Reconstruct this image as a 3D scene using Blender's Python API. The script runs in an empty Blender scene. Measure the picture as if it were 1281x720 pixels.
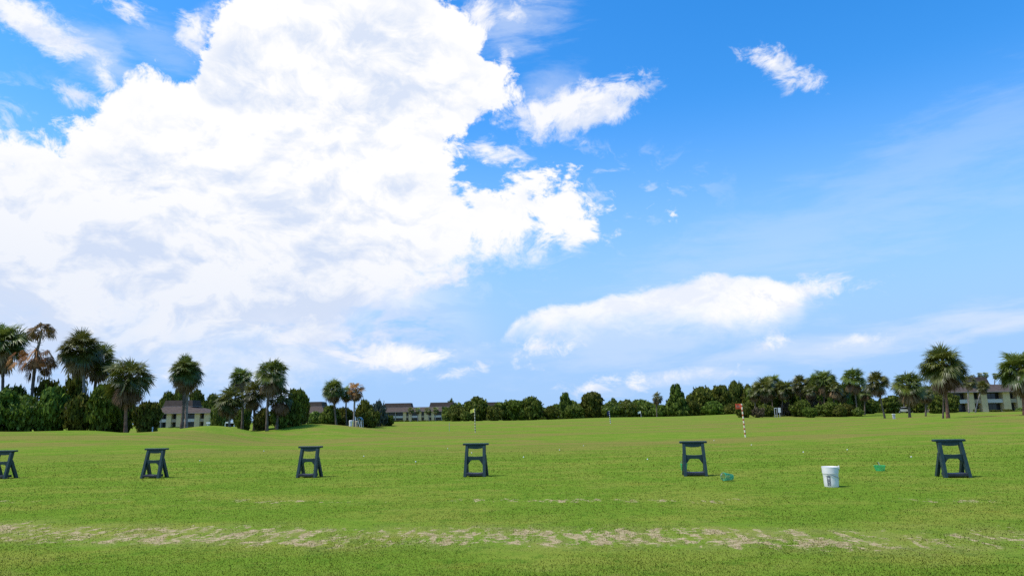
import bpy, math, random
import numpy as np
from mathutils import Matrix, Vector

scene = bpy.context.scene
COL = scene.collection
R = math.radians

# ------------------------------------------------------------------ camera
EYE = 1.5
F = 854.0                       # focal length in photograph pixels (1281 wide)
PITCH = math.atan(162 / F)
ROLL = math.atan(0.0179)
fw = Vector((0, math.cos(PITCH), math.sin(PITCH)))
r0 = Vector((1, 0, 0)); u0 = Vector((0, -math.sin(PITCH), math.cos(PITCH)))
rt = math.cos(ROLL) * r0 - math.sin(ROLL) * u0
up = math.sin(ROLL) * r0 + math.cos(ROLL) * u0
CAM = Vector((0, 0, EYE))
cam = bpy.data.cameras.new('camera'); camo = bpy.data.objects.new('camera', cam)
COL.objects.link(camo)
cam.sensor_width = 36; cam.lens = 36 * F / 1281
cam.clip_start = 0.1; cam.clip_end = 20000
camo.matrix_world = Matrix.Translation(CAM) @ Matrix((rt, up, -fw)).transposed().to_4x4()
scene.camera = camo

def ray(px, py):
    return fw + ((px - 640.5) / F) * rt + ((360 - py) / F) * up
def at(px, py, D):              # world point at distance D along +Y seen at a photo position
    d = ray(px, py); return CAM + d * (D / d.y)
def azel(px, py):
    d = ray(px, py).normalized(); return math.atan2(d.x, d.y), math.asin(d.z)
def flat(px, py, z=0.0):
    d = ray(px, py); t = (z - EYE) / d.z; return CAM + d * t

# ------------------------------------------------------------------ terrain
ctrl = []
for px, py, D in [(-150, 543, 76), (0, 540.5, 74), (60, 540.5, 74), (130, 541.5, 73), (200, 541.5, 74), (232, 540, 75), (262, 536, 66),
                  (285, 535.5, 74), (330, 536.5, 78), (360, 536, 82), (400, 533.5, 104), (425, 535.5, 106), (455, 534, 108), (480, 532.5, 118),
                  (520, 528.5, 150), (560, 527, 180), (600, 526.3, 185), (650, 525.5, 190), (700, 524, 190), (760, 522, 190),
                  (820, 522, 190), (870, 521.5, 190), (920, 518, 175), (950, 520, 150), (1000, 521, 145), (1060, 521, 140), (1107, 523, 120),
                  (1138, 521.5, 120), (1180, 523, 83), (1240, 516, 110), (1283, 515, 112), (1450, 512, 110),
                  (1281, 545, 44), (930, 547, 45), (225, 535.5, 200), (500, 527, 340), (1230, 515, 188), (1300, 515, 188), (400, 529, 290)]:
    p = at(px, py, D); ctrl.append((p.x, p.y, p.z))
for px in range(-200, 1500, 170):
    for D in (6, 14, 26, 38): p = at(px, 520, D); ctrl.append((p.x, D, 0.0))
for px in (300, 500, 700, 850): 
    p = at(px, 520, 60); ctrl.append((p.x, 60, -0.05))
for px, D, z_ in [(90, 55, .60), (-60, 55, .60), (1230, 60, .52), (1380, 60, .6), (240, 52, .10), (1090, 58, .12)]:
    p = at(px, 520, D); ctrl.append((p.x, D, z_))
for px in (300, 500, 700, 850):
    p = at(px, 520, 85); ctrl.append((p.x, 85, -0.02 if px > 400 else .5))
ctrl = np.array(ctrl)
def warp(x, y):
    r = np.sqrt(x * x + y * y) + 1e-6
    return np.arctan2(x, y) * 2.2, np.log(r / 10.0) * 1.3
cu, cv = warp(ctrl[:, 0], ctrl[:, 1])
dd = np.sqrt((cu[:, None] - cu) ** 2 + (cv[:, None] - cv) ** 2)
def phi(d): return np.sqrt(d * d + 0.02)
W = np.linalg.solve(phi(dd) + np.eye(len(cu)) * 0.004, ctrl[:, 2])
def Hn(x, y):
    x = np.asarray(x, float); y = np.asarray(y, float)
    u, v = warp(x, y); sh = u.shape; u = u.ravel(); v = v.ravel(); out = np.zeros_like(u)
    for i in range(0, len(u), 20000):
        d = np.sqrt((u[i:i+20000, None] - cu) ** 2 + (v[i:i+20000, None] - cv) ** 2)
        out[i:i+20000] = phi(d) @ W
    r = np.sqrt(x.ravel() ** 2 + y.ravel() ** 2); yy = y.ravel()
    f = np.clip((r - 380) / 300, 0, 1); out = out * (1 - f) - 1.0 * f
    b = np.clip((yy - 1) / 6, 0, 1); out = out * b
    n = np.clip((r - 22) / 12, 0, 1); out *= n
    lump = np.sin(x.ravel() * .13 + 1.1) * np.sin(yy * .11 + .4) * .14 + np.sin(x.ravel() * .31 + yy * .17) * .03
    out += lump * np.clip((r - 25) / 20, 0, 1) * np.clip((160 - r) / 60, 0, 1)
    return out.reshape(sh)
def H(x, y): return float(Hn(np.array([x]), np.array([y]))[0])

# ------------------------------------------------------------------ node helpers
class NT:
    def __init__(s, tree): s.t = tree; s.n = tree.nodes; s.l = tree.links
    def new(s, ty, **kw):
        n = s.n.new(ty)
        for k, v in kw.items(): setattr(n, k, v)
        return n
    def put(s, sock, v):
        if hasattr(v, 'is_linked'): s.l.new(v, sock)
        elif v is not None: sock.default_value = v
    def m(s, op, a, b=None, c=None, clamp=False):
        n = s.new('ShaderNodeMath', operation=op, use_clamp=clamp)
        s.put(n.inputs[0], a)
        if b is not None: s.put(n.inputs[1], b)
        if c is not None: s.put(n.inputs[2], c)
        return n.outputs[0]
    def ss(s, v, a, b, lo=0.0, hi=1.0, kind='SMOOTHSTEP'):
        n = s.new('ShaderNodeMapRange', interpolation_type=kind)
        for i, q in enumerate((v, a, b, lo, hi)): s.put(n.inputs[i], q)
        return n.outputs[0]
    def noise(s, vec, scale, detail=4, rough=.5, dist=0.0, lac=2.0):
        n = s.new('ShaderNodeTexNoise'); n.noise_dimensions = '3D'
        s.put(n.inputs['Vector'], vec)
        n.inputs['Scale'].default_value = scale; n.inputs['Detail'].default_value = detail
        n.inputs['Roughness'].default_value = rough; n.inputs['Distortion'].default_value = dist
        n.inputs['Lacunarity'].default_value = lac
        return n
    def mix(s, f, a, b, blend='MIX'):
        n = s.new('ShaderNodeMix', data_type='RGBA', blend_type=blend)
        s.put(n.inputs[0], f)
        for i, q in ((6, a), (7, b)):
            if isinstance(q, tuple): q = (*q, 1) if len(q) == 3 else q
            s.put(n.inputs[i], q)
        return n.outputs[2]
    def xyz(s, x, y, z=0.0):
        n = s.new('ShaderNodeCombineXYZ')
        for i, q in enumerate((x, y, z)): s.put(n.inputs[i], q)
        return n.outputs[0]
    def sep(s, v):
        n = s.new('ShaderNodeSeparateXYZ'); s.put(n.inputs[0], v); return n.outputs
    def mapping(s, v, loc=(0, 0, 0), rot=(0, 0, 0), sc=(1, 1, 1), ty='POINT'):
        n = s.new('ShaderNodeMapping', vector_type=ty); s.put(n.inputs[0], v)
        n.inputs[1].default_value = loc; n.inputs[2].default_value = rot; n.inputs[3].default_value = sc
        return n.outputs[0]

def material(name):
    m = bpy.data.materials.new(name); m.use_nodes = True
    t = NT(m.node_tree); bs = m.node_tree.nodes['Principled BSDF']; return m, t, bs

def plain(name, col, rough=.6, var=.12, scale=3.0, bump=0.0, metallic=0.0, spec=.4, obj=True):
    m, t, b = material(name)
    tc = t.new('ShaderNodeTexCoord').outputs['Object']
    n = t.noise(tc, scale, 6, .6).outputs[0]
    lo = tuple(c * (1 - var) for c in col); hi = tuple(min(1, c * (1 + var)) for c in col)
    t.put(b.inputs['Base Color'], t.mix(t.ss(n, .3, .7), lo, hi))
    b.inputs['Roughness'].default_value = rough; b.inputs['Metallic'].default_value = metallic
    b.inputs['Specular IOR Level'].default_value = spec
    if bump:
        bn = t.new('ShaderNodeBump'); bn.inputs['Strength'].default_value = bump
        n2 = t.noise(tc, scale * 6, 4, .6).outputs[0]; t.put(bn.inputs['Height'], n2)
        t.l.new(bn.outputs[0], b.inputs['Normal'])
    return m

def leafmat(name, lo, hi, rough=.5, trans=.25, spec=.3, hue_var=.04):
    m, t, b = material(name)
    a = t.new('ShaderNodeAttribute', attribute_name='tint').outputs['Fac']
    oi = t.new('ShaderNodeObjectInfo').outputs['Random']
    c = t.mix(a, lo, hi)
    hs = t.new('ShaderNodeHueSaturation')
    t.put(hs.inputs['Hue'], t.ss(oi, 0, 1, .5 - hue_var, .5 + hue_var * .6, 'LINEAR'))
    t.put(hs.inputs['Value'], t.ss(oi, 0, 1, .70, 1.15, 'LINEAR')); t.put(hs.inputs['Color'], c)
    c = hs.outputs[0]
    t.put(b.inputs['Base Color'], c); b.inputs['Roughness'].default_value = rough
    b.inputs['Specular IOR Level'].default_value = spec
    tr = t.new('ShaderNodeBsdfTranslucent'); t.put(tr.inputs[0], c)
    mx = t.new('ShaderNodeMixShader'); mx.inputs[0].default_value = trans
    t.l.new(b.outputs[0], mx.inputs[1]); t.l.new(tr.outputs[0], mx.inputs[2])
    t.l.new(mx.outputs[0], m.node_tree.nodes['Material Output'].inputs[0])
    return m

# turf colour: one node group shared by the soil sheet and the grass blades
STRIP = 0.155       # the tee line runs askew: v = y + STRIP * x
def turf_colour(t, blades):
    pos = t.new('ShaderNodeNewGeometry').outputs['Position']
    x, y, z = t.sep(pos)
    p2 = t.xyz(x, y, 0.0)
    big = t.noise(t.mapping(p2, (3, 1, 0), (0, 0, R(-9)), (.035, .11, 1)), 1.0, 5, .6).outputs[0]
    mid = t.noise(t.mapping(p2, (0, 7, 0), (0, 0, R(-9)), (.35, .6, 1)), 1.0, 5, .62).outputs[0]
    fine = t.noise(p2, 3.2, 6, .7).outputs[0]
    spk = t.noise(p2, 24.0, 3, .7).outputs[0]
    green = (.132, .216, .022); lush = (.068, .148, .014); yel = (.200, .236, .036)
    c = t.mix(t.ss(mid, .42, .66), green, yel)
    c = t.mix(t.m('MULTIPLY', t.ss(fine, .50, .68), .8), c, lush)
    clump = t.noise(t.mapping(p2, (2, 9, 0), (0, 0, R(-9)), (1.3, 2.6, 1)), 1.0, 6, .66).outputs[0]
    c = t.mix(t.m('MULTIPLY', t.ss(clump, .56, .70), .65), c, (.068, .146, .014))
    c = t.mix(t.m('MULTIPLY', t.ss(clump, .46, .33), .55), c, (.215, .232, .048))
    # dry, browner turf out on the range
    v = t.m('ADD', y, t.m('MULTIPLY', x, STRIP))
    far = t.ss(y, 24, 42)
    dry = t.m('MULTIPLY', t.ss(t.m('ADD', big, t.m('MULTIPLY', t.m('SUBTRACT', mid, .5), .35)), .45, .56), far)
    dry = t.m('MULTIPLY', dry, t.ss(y, 95, 190, .7, .3))
    c = t.mix(dry, c, (.205, .165, .048))
    # mown darker green band in front of the trees at the left
    # browner spots near the camera
    c = t.mix(t.m('MULTIPLY', t.ss(t.noise(p2, .9, 6, .7).outputs[0], .56, .74), .55), c, (.22, .20, .028))
    c = t.mix(t.m('MULTIPLY', t.m('MULTIPLY', t.ss(spk, .58, .8), .5), t.ss(y, 30, 16)), c, (.27, .265, .05))
    strk = t.noise(t.mapping(p2, (1, 4, 0), (0, 0, R(-9)), (.05, .9, 1)), 1.0, 5, .6).outputs[0]
    c = t.mix(t.m('MULTIPLY', t.m('MULTIPLY', t.ss(strk, .5, .66), .55), t.ss(y, 10, 26, .25, 1)), c, (.098, .180, .017))
    c = t.mix(t.m('MULTIPLY', t.m('MULTIPLY', t.ss(strk, .46, .32), .6), t.ss(y, 14, 30)), c, (.220, .195, .050))
    # tee line: divots scraped out of the turf
    q = t.mapping(p2, (0, 0, 0), (0, 0, R(-32)), (4.2, 1.7, 1))
    dv = t.noise(q, 1.0, 6, .68, .35).outputs[0]
    dv2 = t.noise(p2, 9.0, 5, .7).outputs[0]
    dsum = t.m('ADD', dv, t.m('MULTIPLY', t.m('SUBTRACT', dv2, .5), .55))
    wob = t.noise(t.mapping(p2, (0, 0, 0), (0, 0, 0), (.35, .05, 1)), 1.0, 3, .5).outputs[0]
    vv = t.m('ADD', v, t.m('MULTIPLY', t.m('SUBTRACT', wob, .5), 1.5))
    gap = t.noise(t.mapping(p2, (5, 0, 0), (0, 0, 0), (.30, .02, 1)), 1.0, 2, .5).outputs[0]
    band = t.m('MULTIPLY', t.ss(vv, 7.9, 8.8), t.ss(vv, 10.7, 9.6))
    band = t.m('MULTIPLY', band, t.ss(gap, .3, .55, .82, 1.04))
    band2 = t.m('MULTIPLY', t.m('MULTIPLY', t.ss(vv, 12.5, 12.9), t.ss(vv, 13.7, 13.2)), t.ss(gap, .38, .56, .45, .92))
    b = t.m('MAXIMUM', band, band2)
    worn = t.ss(dsum, t.m('SUBTRACT', .82, t.m('MULTIPLY', b, .345)), t.m('SUBTRACT', .93, t.m('MULTIPLY', b, .345)))
    straw_tint = t.m('MULTIPLY', band, .42)  # soft straw tint of the worn turf along the tee strip
    straw_tint = t.m('MULTIPLY', straw_tint, t.ss(t.noise(p2, 1.6, 6, .7).outputs[0], .38, .62)); c = t.mix(straw_tint, c, (.25, .22, .075))
    sand = t.mix(t.ss(dv2, .35, .65), (.25, .19, .09), (.45, .355, .20))
    c = t.mix(t.m('MULTIPLY', worn, .80 if blades else .95), c, (.40, .33, .14) if blades else sand)
    return c, fine, spk, worn, p2

def soilmat():
    m, t, b = material('turf')
    c, fine, spk, worn, p2 = turf_colour(t, False)
    t.put(b.inputs['Base Color'], c); b.inputs['Roughness'].default_value = 1; b.inputs['Specular IOR Level'].default_value = .0
    bn = t.new('ShaderNodeBump'); bn.inputs['Strength'].default_value = .55; bn.inputs['Distance'].default_value = .06
    hgt = t.m('ADD', t.m('MULTIPLY', fine, 1.2), t.m('MULTIPLY', spk, .5)); t.put(bn.inputs['Height'], hgt)
    t.l.new(bn.outputs[0], b.inputs['Normal'])
    return m
def blademat():
    m, t, b = material('grass_blade')
    c = turf_colour(t, True)[0]
    a = t.new('ShaderNodeAttribute', attribute_name='tint').outputs['Fac']
    c = t.mix(t.ss(a, 0, 1, 0, .9, 'LINEAR'), t.mix(.35, c, (.11, .19, .016)), t.mix(.25, c, (.30, .38, .07)))
    nn = t.new('ShaderNodeVectorMath', operation='NORMALIZE'); ad = t.new('ShaderNodeVectorMath', operation='ADD')
    sc_ = t.new('ShaderNodeVectorMath', operation='SCALE'); t.put(sc_.inputs[0], t.new('ShaderNodeNewGeometry').outputs['Normal']); sc_.inputs['Scale'].default_value = .05
    t.put(ad.inputs[0], sc_.outputs[0]); ad.inputs[1].default_value = (0, 0, 1); t.put(nn.inputs[0], ad.outputs[0])
    d = t.new('ShaderNodeBsdfDiffuse'); t.put(d.inputs[0], c); t.l.new(nn.outputs[0], d.inputs['Normal'])
    tr = t.new('ShaderNodeBsdfTranslucent'); t.put(tr.inputs[0], c)
    mx = t.new('ShaderNodeMixShader'); mx.inputs[0].default_value = .15
    t.l.new(d.outputs[0], mx.inputs[1]); t.l.new(tr.outputs[0], mx.inputs[2])
    t.l.new(mx.outputs[0], m.node_tree.nodes['Material Output'].inputs[0])
    return m

def stripemat(name, a, b_, n, duty=.5):
    m, t, b = material(name)
    z = t.sep(t.new('ShaderNodeTexCoord').outputs['Object'])[2]
    fr = t.m('FRACT', t.m('MULTIPLY', z, n))
    t.put(b.inputs['Base Color'], t.mix(t.m('GREATER_THAN', fr, duty), a, b_)); b.inputs['Roughness'].default_value = .5
    return m

M = {}
M['turf'] = soilmat(); M['blade'] = blademat()
M['palm'] = leafmat('palm_leaf', (.038, .068, .009), (.210, .240, .036), .42, .25, .5)
M['palm_yellow'] = leafmat('palm_leaf_yellowish', (.045, .070, .012), (.17, .19, .04), .5, .25, .3)
M['dead'] = leafmat('dead_palm_leaf', (.085, .055, .028), (.34, .23, .12), .8, .15, .1, .015)
M['rust'] = leafmat('rusty_palm_leaf', (.15, .066, .022), (.52, .28, .11), .8, .2, .1, .012)
M['stalk'] = leafmat('dry_stalk', (.26, .20, .14), (.44, .35, .26), .8, .05, .1, .01)
M['leaf'] = leafmat('broad_leaf', (.036, .066, .007), (.185, .245, .030), .55, .28, .15)
M['leaf_light'] = leafmat('light_leaf', (.044, .086, .009), (.205, .28, .032), .5, .28, .3)
M['leaf_dark'] = leafmat('dark_leaf', (.030, .048, .007), (.165, .195, .026), .6, .2, .12)
M['leaf_grey'] = leafmat('grey_leaf', (.040, .060, .040), (.13, .16, .11), .6, .15, .2)
M['leaf_dry'] = leafmat('dry_leaf', (.05, .042, .022), (.17, .135, .075), .7, .15, .1, .02)
M['trunk'] = plain('palm_trunk', (.12, .092, .07), .9, .45, 2.2, .8)
M['trunk_red'] = plain('reddish_palm_trunk', (.20, .10, .06), .9, .4, 2.2, .8)
M['trunk_grey'] = plain('grey_palm_trunk', (.25, .215, .18), .9, .35, 2.2, .8)
M['bark'] = plain('bark', (.075, .06, .048), .9, .4, 1.5, .7)
M['stand'] = plain('dark_green_plastic', (.013, .034, .034), .5, .25, 8, .12, 0, .35)
M['stand_shelf'] = plain('worn_dark_plastic', (.020, .024, .030), .6, .35, 9, .15)
M['white_plastic'] = plain('white_plastic', (.78, .75, .71), .35, .06, 4, .02)
M['wire'] = plain('grey_wire', (.20, .21, .24), .4, .1, 4, 0, .6)
M['basket'] = plain('green_plastic_mesh', (.01, .42, .12), .4, .12, 9)
M['basket_teal'] = plain('teal_plastic_mesh', (.015, .34, .20), .4, .15, 9)
M['ball'] = plain('golf_ball_white', (.82, .82, .80), .3, .03, 30)
M['wall'] = plain('beige_stucco', (.60, .455, .245), .9, .10, .8, .15)
M['wall_dim'] = plain('tan_stucco', (.34, .27, .19), .9, .12, .8, .15)
M['rail'] = plain('pale_grey_panel', (.52, .48, .45), .8, .06, 1.0)
M['glass'] = plain('dark_window_glass', (.016, .020, .026), .12, .3, .5, 0, 0, .5)
M['frame'] = plain('dark_window_frame', (.05, .045, .045), .5, .1, 2)
M['fascia'] = plain('light_fascia', (.26, .235, .215), .7, .08, 1)
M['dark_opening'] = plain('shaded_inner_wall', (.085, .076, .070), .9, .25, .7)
M['concrete'] = plain('pale_concrete', (.52, .47, .43), .9, .10, 1.2, .1)
M['white_paint'] = plain('white_paint', (.74, .73, .70), .5, .06, 2)
M['grey_paint'] = plain('grey_paint', (.42, .42, .44), .5, .1, 2)
M['tan_paint'] = plain('tan_paint', (.50, .42, .28), .6, .1, 2)
M['blue_cloth'] = plain('faded_blue_cloth', (.06, .17, .26), .8, .25, 2)
M['tyre'] = plain('tyre_rubber', (.02, .02, .02), .8, .1, 5)
M['yellow'] = plain('yellow_flag_cloth', (.95, .86, .22), .7, .1, 3)
M['orange'] = plain('orange_flag_cloth', (.86, .17, .07), .7, .12, 3)
M['orange_pale'] = plain('faded_flag_print', (.74, .40, .30), .7, .15, 9)
M['navy'] = plain('navy_flag_cloth', (.015, .03, .14), .7, .12, 3)
M['ink'] = plain('faded_grey_print', (.15, .15, .16), .6, .5, 22)
M['pole_y'] = stripemat('yellow_and_dark_bands', (.62, .58, .42), (.10, .085, .05), 3.0, .55)
M['pole_o'] = stripemat('cream_and_dark_bands', (.82, .72, .52), (.42, .06, .025), 3.35, .58)
M['pole_b'] = stripemat('white_and_navy_bands', (.74, .74, .72), (.03, .045, .09), 3.2, .5)

for k_ in ('yellow', 'orange', 'navy', 'orange_pale'):      # thin cloth lets daylight through
    nt = M[k_].node_tree; bs = nt.nodes['Principled BSDF']; tr = nt.nodes.new('ShaderNodeBsdfTranslucent'); mx = nt.nodes.new('ShaderNodeMixShader'); mx.inputs[0].default_value = .45
    nt.links.new(bs.inputs['Base Color'].links[0].from_socket, tr.inputs[0]); nt.links.new(bs.outputs[0], mx.inputs[1]); nt.links.new(tr.outputs[0], mx.inputs[2]); nt.links.new(mx.outputs[0], nt.nodes['Material Output'].inputs[0])
def roofmat():
    m, t, b = material('brown_shingle')
    tc = t.new('ShaderNodeTexCoord').outputs['Object']
    z = t.sep(tc)[2]
    row = t.m('FRACT', t.m('MULTIPLY', z, 4.5))
    n = t.noise(t.mapping(tc, (0, 0, 0), (0, 0, 0), (1.2, 1.2, 4)), 1.0, 5, .65).outputs[0]
    c = t.mix(t.ss(n, .3, .7), (.062, .046, .037), (.112, .086, .069))
    c = t.mix(t.m('MULTIPLY', t.ss(row, .0, .18, 1, 0), .4), c, (.035, .026, .022))
    t.put(b.inputs['Base Color'], c); b.inputs['Roughness'].default_value = .9; b.inputs['Specular IOR Level'].default_value = .15
    return m
M['roof'] = roofmat()
M['roof_dark'] = plain('dark_brown_shingle', (.066, .050, .041), .9, .2, 1.2, .2, 0, .15)

# ------------------------------------------------------------------ mesh helpers
class MB:
    def __init__(s): s.v = []; s.f = []; s.t = []
    def add(s, vs, fs, tint=0.5):
        o = len(s.v); s.v += [tuple(v) for v in vs]; s.f += [tuple(o + i for i in f) for f in fs]; s.t += [tint] * len(vs)
    def box(s, x0, x1, y0, y1, z0, z1):
        s.add([(x0,y0,z0),(x1,y0,z0),(x1,y1,z0),(x0,y1,z0),(x0,y0,z1),(x1,y0,z1),(x1,y1,z1),(x0,y1,z1)],
              [(0,3,2,1),(4,5,6,7),(0,1,5,4),(1,2,6,5),(2,3,7,6),(3,0,4,7)])
    def prism(s, poly, axis, a0, a1):   # poly: 2-D outline; extruded along axis 'x' or 'y'
        n = len(poly)
        mk = (lambda p, a: (a, p[0], p[1])) if axis == 'x' else (lambda p, a: (p[0], a, p[1]))
        vs = [mk(p, a0) for p in poly] + [mk(p, a1) for p in poly]
        fs = [tuple(range(n))[::-1], tuple(range(n, 2 * n))] + [(i, (i + 1) % n, n + (i + 1) % n, n + i) for i in range(n)]
        s.add(vs, fs)
    def frustum(s, a, za, b, zb):       # a, b = (x0,x1,y0,y1)
        s.add([(a[0],a[2],za),(a[1],a[2],za),(a[1],a[3],za),(a[0],a[3],za),(b[0],b[2],zb),(b[1],b[2],zb),(b[1],b[3],zb),(b[0],b[3],zb)],
              [(0,3,2,1),(4,5,6,7),(0,1,5,4),(1,2,6,5),(2,3,7,6),(3,0,4,7)])
    def tube(s, pts, rad, n=8, tint=.5, closed=False):
        pts = [Vector(p) for p in pts]
        if not hasattr(rad, '__len__'): rad = [rad] * len(pts)
        rings = []; prevu = None; k = len(pts)
        for i, p in enumerate(pts):
            if closed: d = pts[(i + 1) % k] - pts[i - 1]
            else: d = pts[min(i + 1, k - 1)] - pts[max(i - 1, 0)]
            d.normalize()
            if prevu is None:
                prevu = d.orthogonal().normalized()
            u = (prevu - d * prevu.dot(d)).normalized(); w = d.cross(u); prevu = u
            rings.append([p + (u * math.cos(2 * math.pi * j / n) + w * math.sin(2 * math.pi * j / n)) * rad[i] for j in range(n)])
        vs = [v for r_ in rings for v in r_]; fs = []
        for i in range(k if closed else k - 1):
            a = i * n; b = ((i + 1) % k) * n
            for j in range(n): fs.append((a + j, a + (j + 1) % n, b + (j + 1) % n, b + j))
        if not closed: fs += [tuple(range(n))[::-1], tuple(range((k - 1) * n, k * n))]
        s.add(vs, fs, tint)
    def lathe(s, prof, n=24, cap0=True, cap1=True):
        vs = [(r_ * math.cos(2*math.pi*j/n), r_ * math.sin(2*math.pi*j/n), z) for r_, z in prof for j in range(n)]
        fs = [(i*n+j, i*n+(j+1) % n, (i+1)*n+(j+1) % n, (i+1)*n+j) for i in range(len(prof)-1) for j in range(n)]
        if cap0: fs.append(tuple(range(n))[::-1])
        if cap1: fs.append(tuple(range((len(prof)-1)*n, len(prof)*n)))
        s.add(vs, fs)
    def mesh(s, name, mat, smooth=False):
        me = bpy.data.meshes.new(name); me.from_pydata(s.v, [], s.f)
        a = me.attributes.new('tint', 'FLOAT', 'POINT'); a.data.foreach_set('value', np.array(s.t, 'f'))
        me.materials.append(mat)
        if smooth: me.polygons.foreach_set('use_smooth', [True] * len(me.polygons))
        me.update(); return me
    def build(s, name, mat, parent=None, smooth=False, bevel=0.0):
        o = bpy.data.objects.new(name, s.mesh(name, mat, smooth)); COL.objects.link(o); o.parent = parent
        if bevel:
            md = o.modifiers.new('bevel', 'BEVEL'); md.width = bevel; md.segments = 2; md.limit_method = 'ANGLE'
        return o

def tris_mesh(name, V, T, mat, tint, quads=False):
    me = bpy.data.meshes.new(name); k = T.shape[1]
    me.vertices.add(len(V)); me.vertices.foreach_set('co', V.astype('f').ravel())
    me.loops.add(T.size); me.loops.foreach_set('vertex_index', T.astype('i').ravel())
    me.polygons.add(len(T)); me.polygons.foreach_set('loop_start', np.arange(0, T.size, k, dtype='i'))
    a = me.attributes.new('tint', 'FLOAT', 'POINT'); a.data.foreach_set('value', tint.astype('f'))
    me.materials.append(mat); me.update(calc_edges=True); me.validate(); return me

def empty(name, loc, label, cat, group=None, rot=0.0):
    o = bpy.data.objects.new(name, None); COL.objects.link(o); o.location = loc; o.rotation_euler = (0, 0, rot)
    o.empty_display_size = .2; tag(o, label, cat, group); return o
def tag(o, label, cat, group=None):
    o['label'] = label; o['category'] = cat
    if group: o['group'] = group
def link(name, me, parent, loc=(0, 0, 0), rot=(0, 0, 0), sc=(1, 1, 1)):
    o = bpy.data.objects.new(name, me); COL.objects.link(o); o.parent = parent
    o.location = loc; o.rotation_euler = rot; o.scale = sc; return o

# ------------------------------------------------------------------ ground
def build_ground():
    az = np.concatenate([np.linspace(-math.pi, -.9, 40, endpoint=False), np.linspace(-.9, .9, 300, endpoint=False), np.linspace(.9, math.pi, 40, endpoint=False)])
    rr = np.concatenate([[0.4], np.geomspace(1.5, 700, 330), np.geomspace(800, 9000, 14)])
    A, RR = np.meshgrid(az, rr); X = RR * np.sin(A); Y = RR * np.cos(A); Z = Hn(X, Y)
    V = np.stack([X, Y, Z], -1).reshape(-1, 3); n = len(az); i, j = np.meshgrid(np.arange(len(rr) - 1), np.arange(n), indexing='ij')
    j2 = (j + 1) % n
    T = np.stack([i*n+j, i*n+j2, (i+1)*n+j2, (i+1)*n+j], -1).reshape(-1, 4)[:, ::-1]
    V = np.vstack([V, [[0, 0, 0]]])
    me = tris_mesh('ground', V, T, M['turf'], np.zeros(len(V)))
    me.polygons.foreach_set('use_smooth', [True] * len(me.polygons))
    o = bpy.data.objects.new('ground', me); COL.objects.link(o); o['kind'] = 'structure'
    import bmesh
    bm = bmesh.new(); bm.from_mesh(me)
    edges = [e for e in bm.edges if e.is_boundary and e.verts[0].co.length < 1]
    bmesh.ops.contextual_create(bm, geom=edges); bmesh.ops.recalc_face_normals(bm, faces=bm.faces)
    bm.to_mesh(me); bm.free()
build_ground()

def build_grass():
    rng = np.random.default_rng(5)
    n = 380000
    # density falls off with distance so that each part of the picture gets its share
    u = rng.random(n); d0, d1 = 5.5, 48.0
    y = 1 / (1 / d0 + u * (1 / d1 - 1 / d0)); y = y * rng.uniform(.97, 1.03, n)
    x = (rng.random(n) * 2 - 1) * y * 0.84
    # tufts: pull blades toward random centres
    cl = np.floor(np.stack([x, y], -1) / (.055 * (y / 8)[:, None])); hsh = np.sin(cl[:, 0] * 12.9898 + cl[:, 1] * 78.233) * 43758.5453
    hr = hsh - np.floor(hsh)
    v = y + STRIP * x
    v = v + .5 * np.sin(x * 1.1 + 1) + .35 * np.sin(x * 2.7 + y)
    sw = np.clip((v - 7.8) / 1.0, 0, 1) * np.clip((10.9 - v) / 1.2, 0, 1); pat = np.sin(x * 4.1 + np.sin(y * 3) * 2) * np.sin(y * 5.3 + x) * .5 + .5
    strip = rng.random(n) < sw * (.35 + .65 * pat)
    keep = ~(strip & (rng.random(n) < .8))
    x, y, hr, strip = x[keep], y[keep], hr[keep], strip[keep]; n = len(x)
    grow = np.sin(x * 1.7 + np.sin(y * 1.3) * 2) * .5 + np.sin(y * 2.9 - x * .8) * .35 + hr * .9
    h = rng.uniform(.006, .014, n) * (1 + .28 * grow) * np.clip(y / 14, 1, 1.7); h[strip] *= .6
    w = rng.uniform(.0035, .007, n) * np.clip(y / 8, 1, 4.5)
    a = rng.random(n) * 2 * math.pi; l = rng.uniform(.2, 1.3, n) * h; b = rng.random(n) * 2 * math.pi
    z = Hn(x, y)
    fade = np.clip((48 - y) / 22, .12, 1); h *= fade
    P0 = np.stack([x - np.cos(a) * w, y - np.sin(a) * w, z - .004], -1); P1 = np.stack([x + np.cos(a) * w, y + np.sin(a) * w, z - .004], -1)
    P2 = np.stack([x + np.cos(b) * l, y + np.sin(b) * l, z + h], -1)
    V = np.stack([P0, P1, P2], 1).reshape(-1, 3); T = np.arange(3 * n).reshape(-1, 3)
    t = np.clip(rng.normal(.5, .25, n), 0, 1)
    me = tris_mesh('grass', V, T, M['blade'], np.repeat(t, 3))
    o = bpy.data.objects.new('grass', me); COL.objects.link(o)
    o['label'] = 'short mown grass growing over the tee and near range'; o['category'] = 'grass'; o['kind'] = 'stuff'
build_grass()

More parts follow.
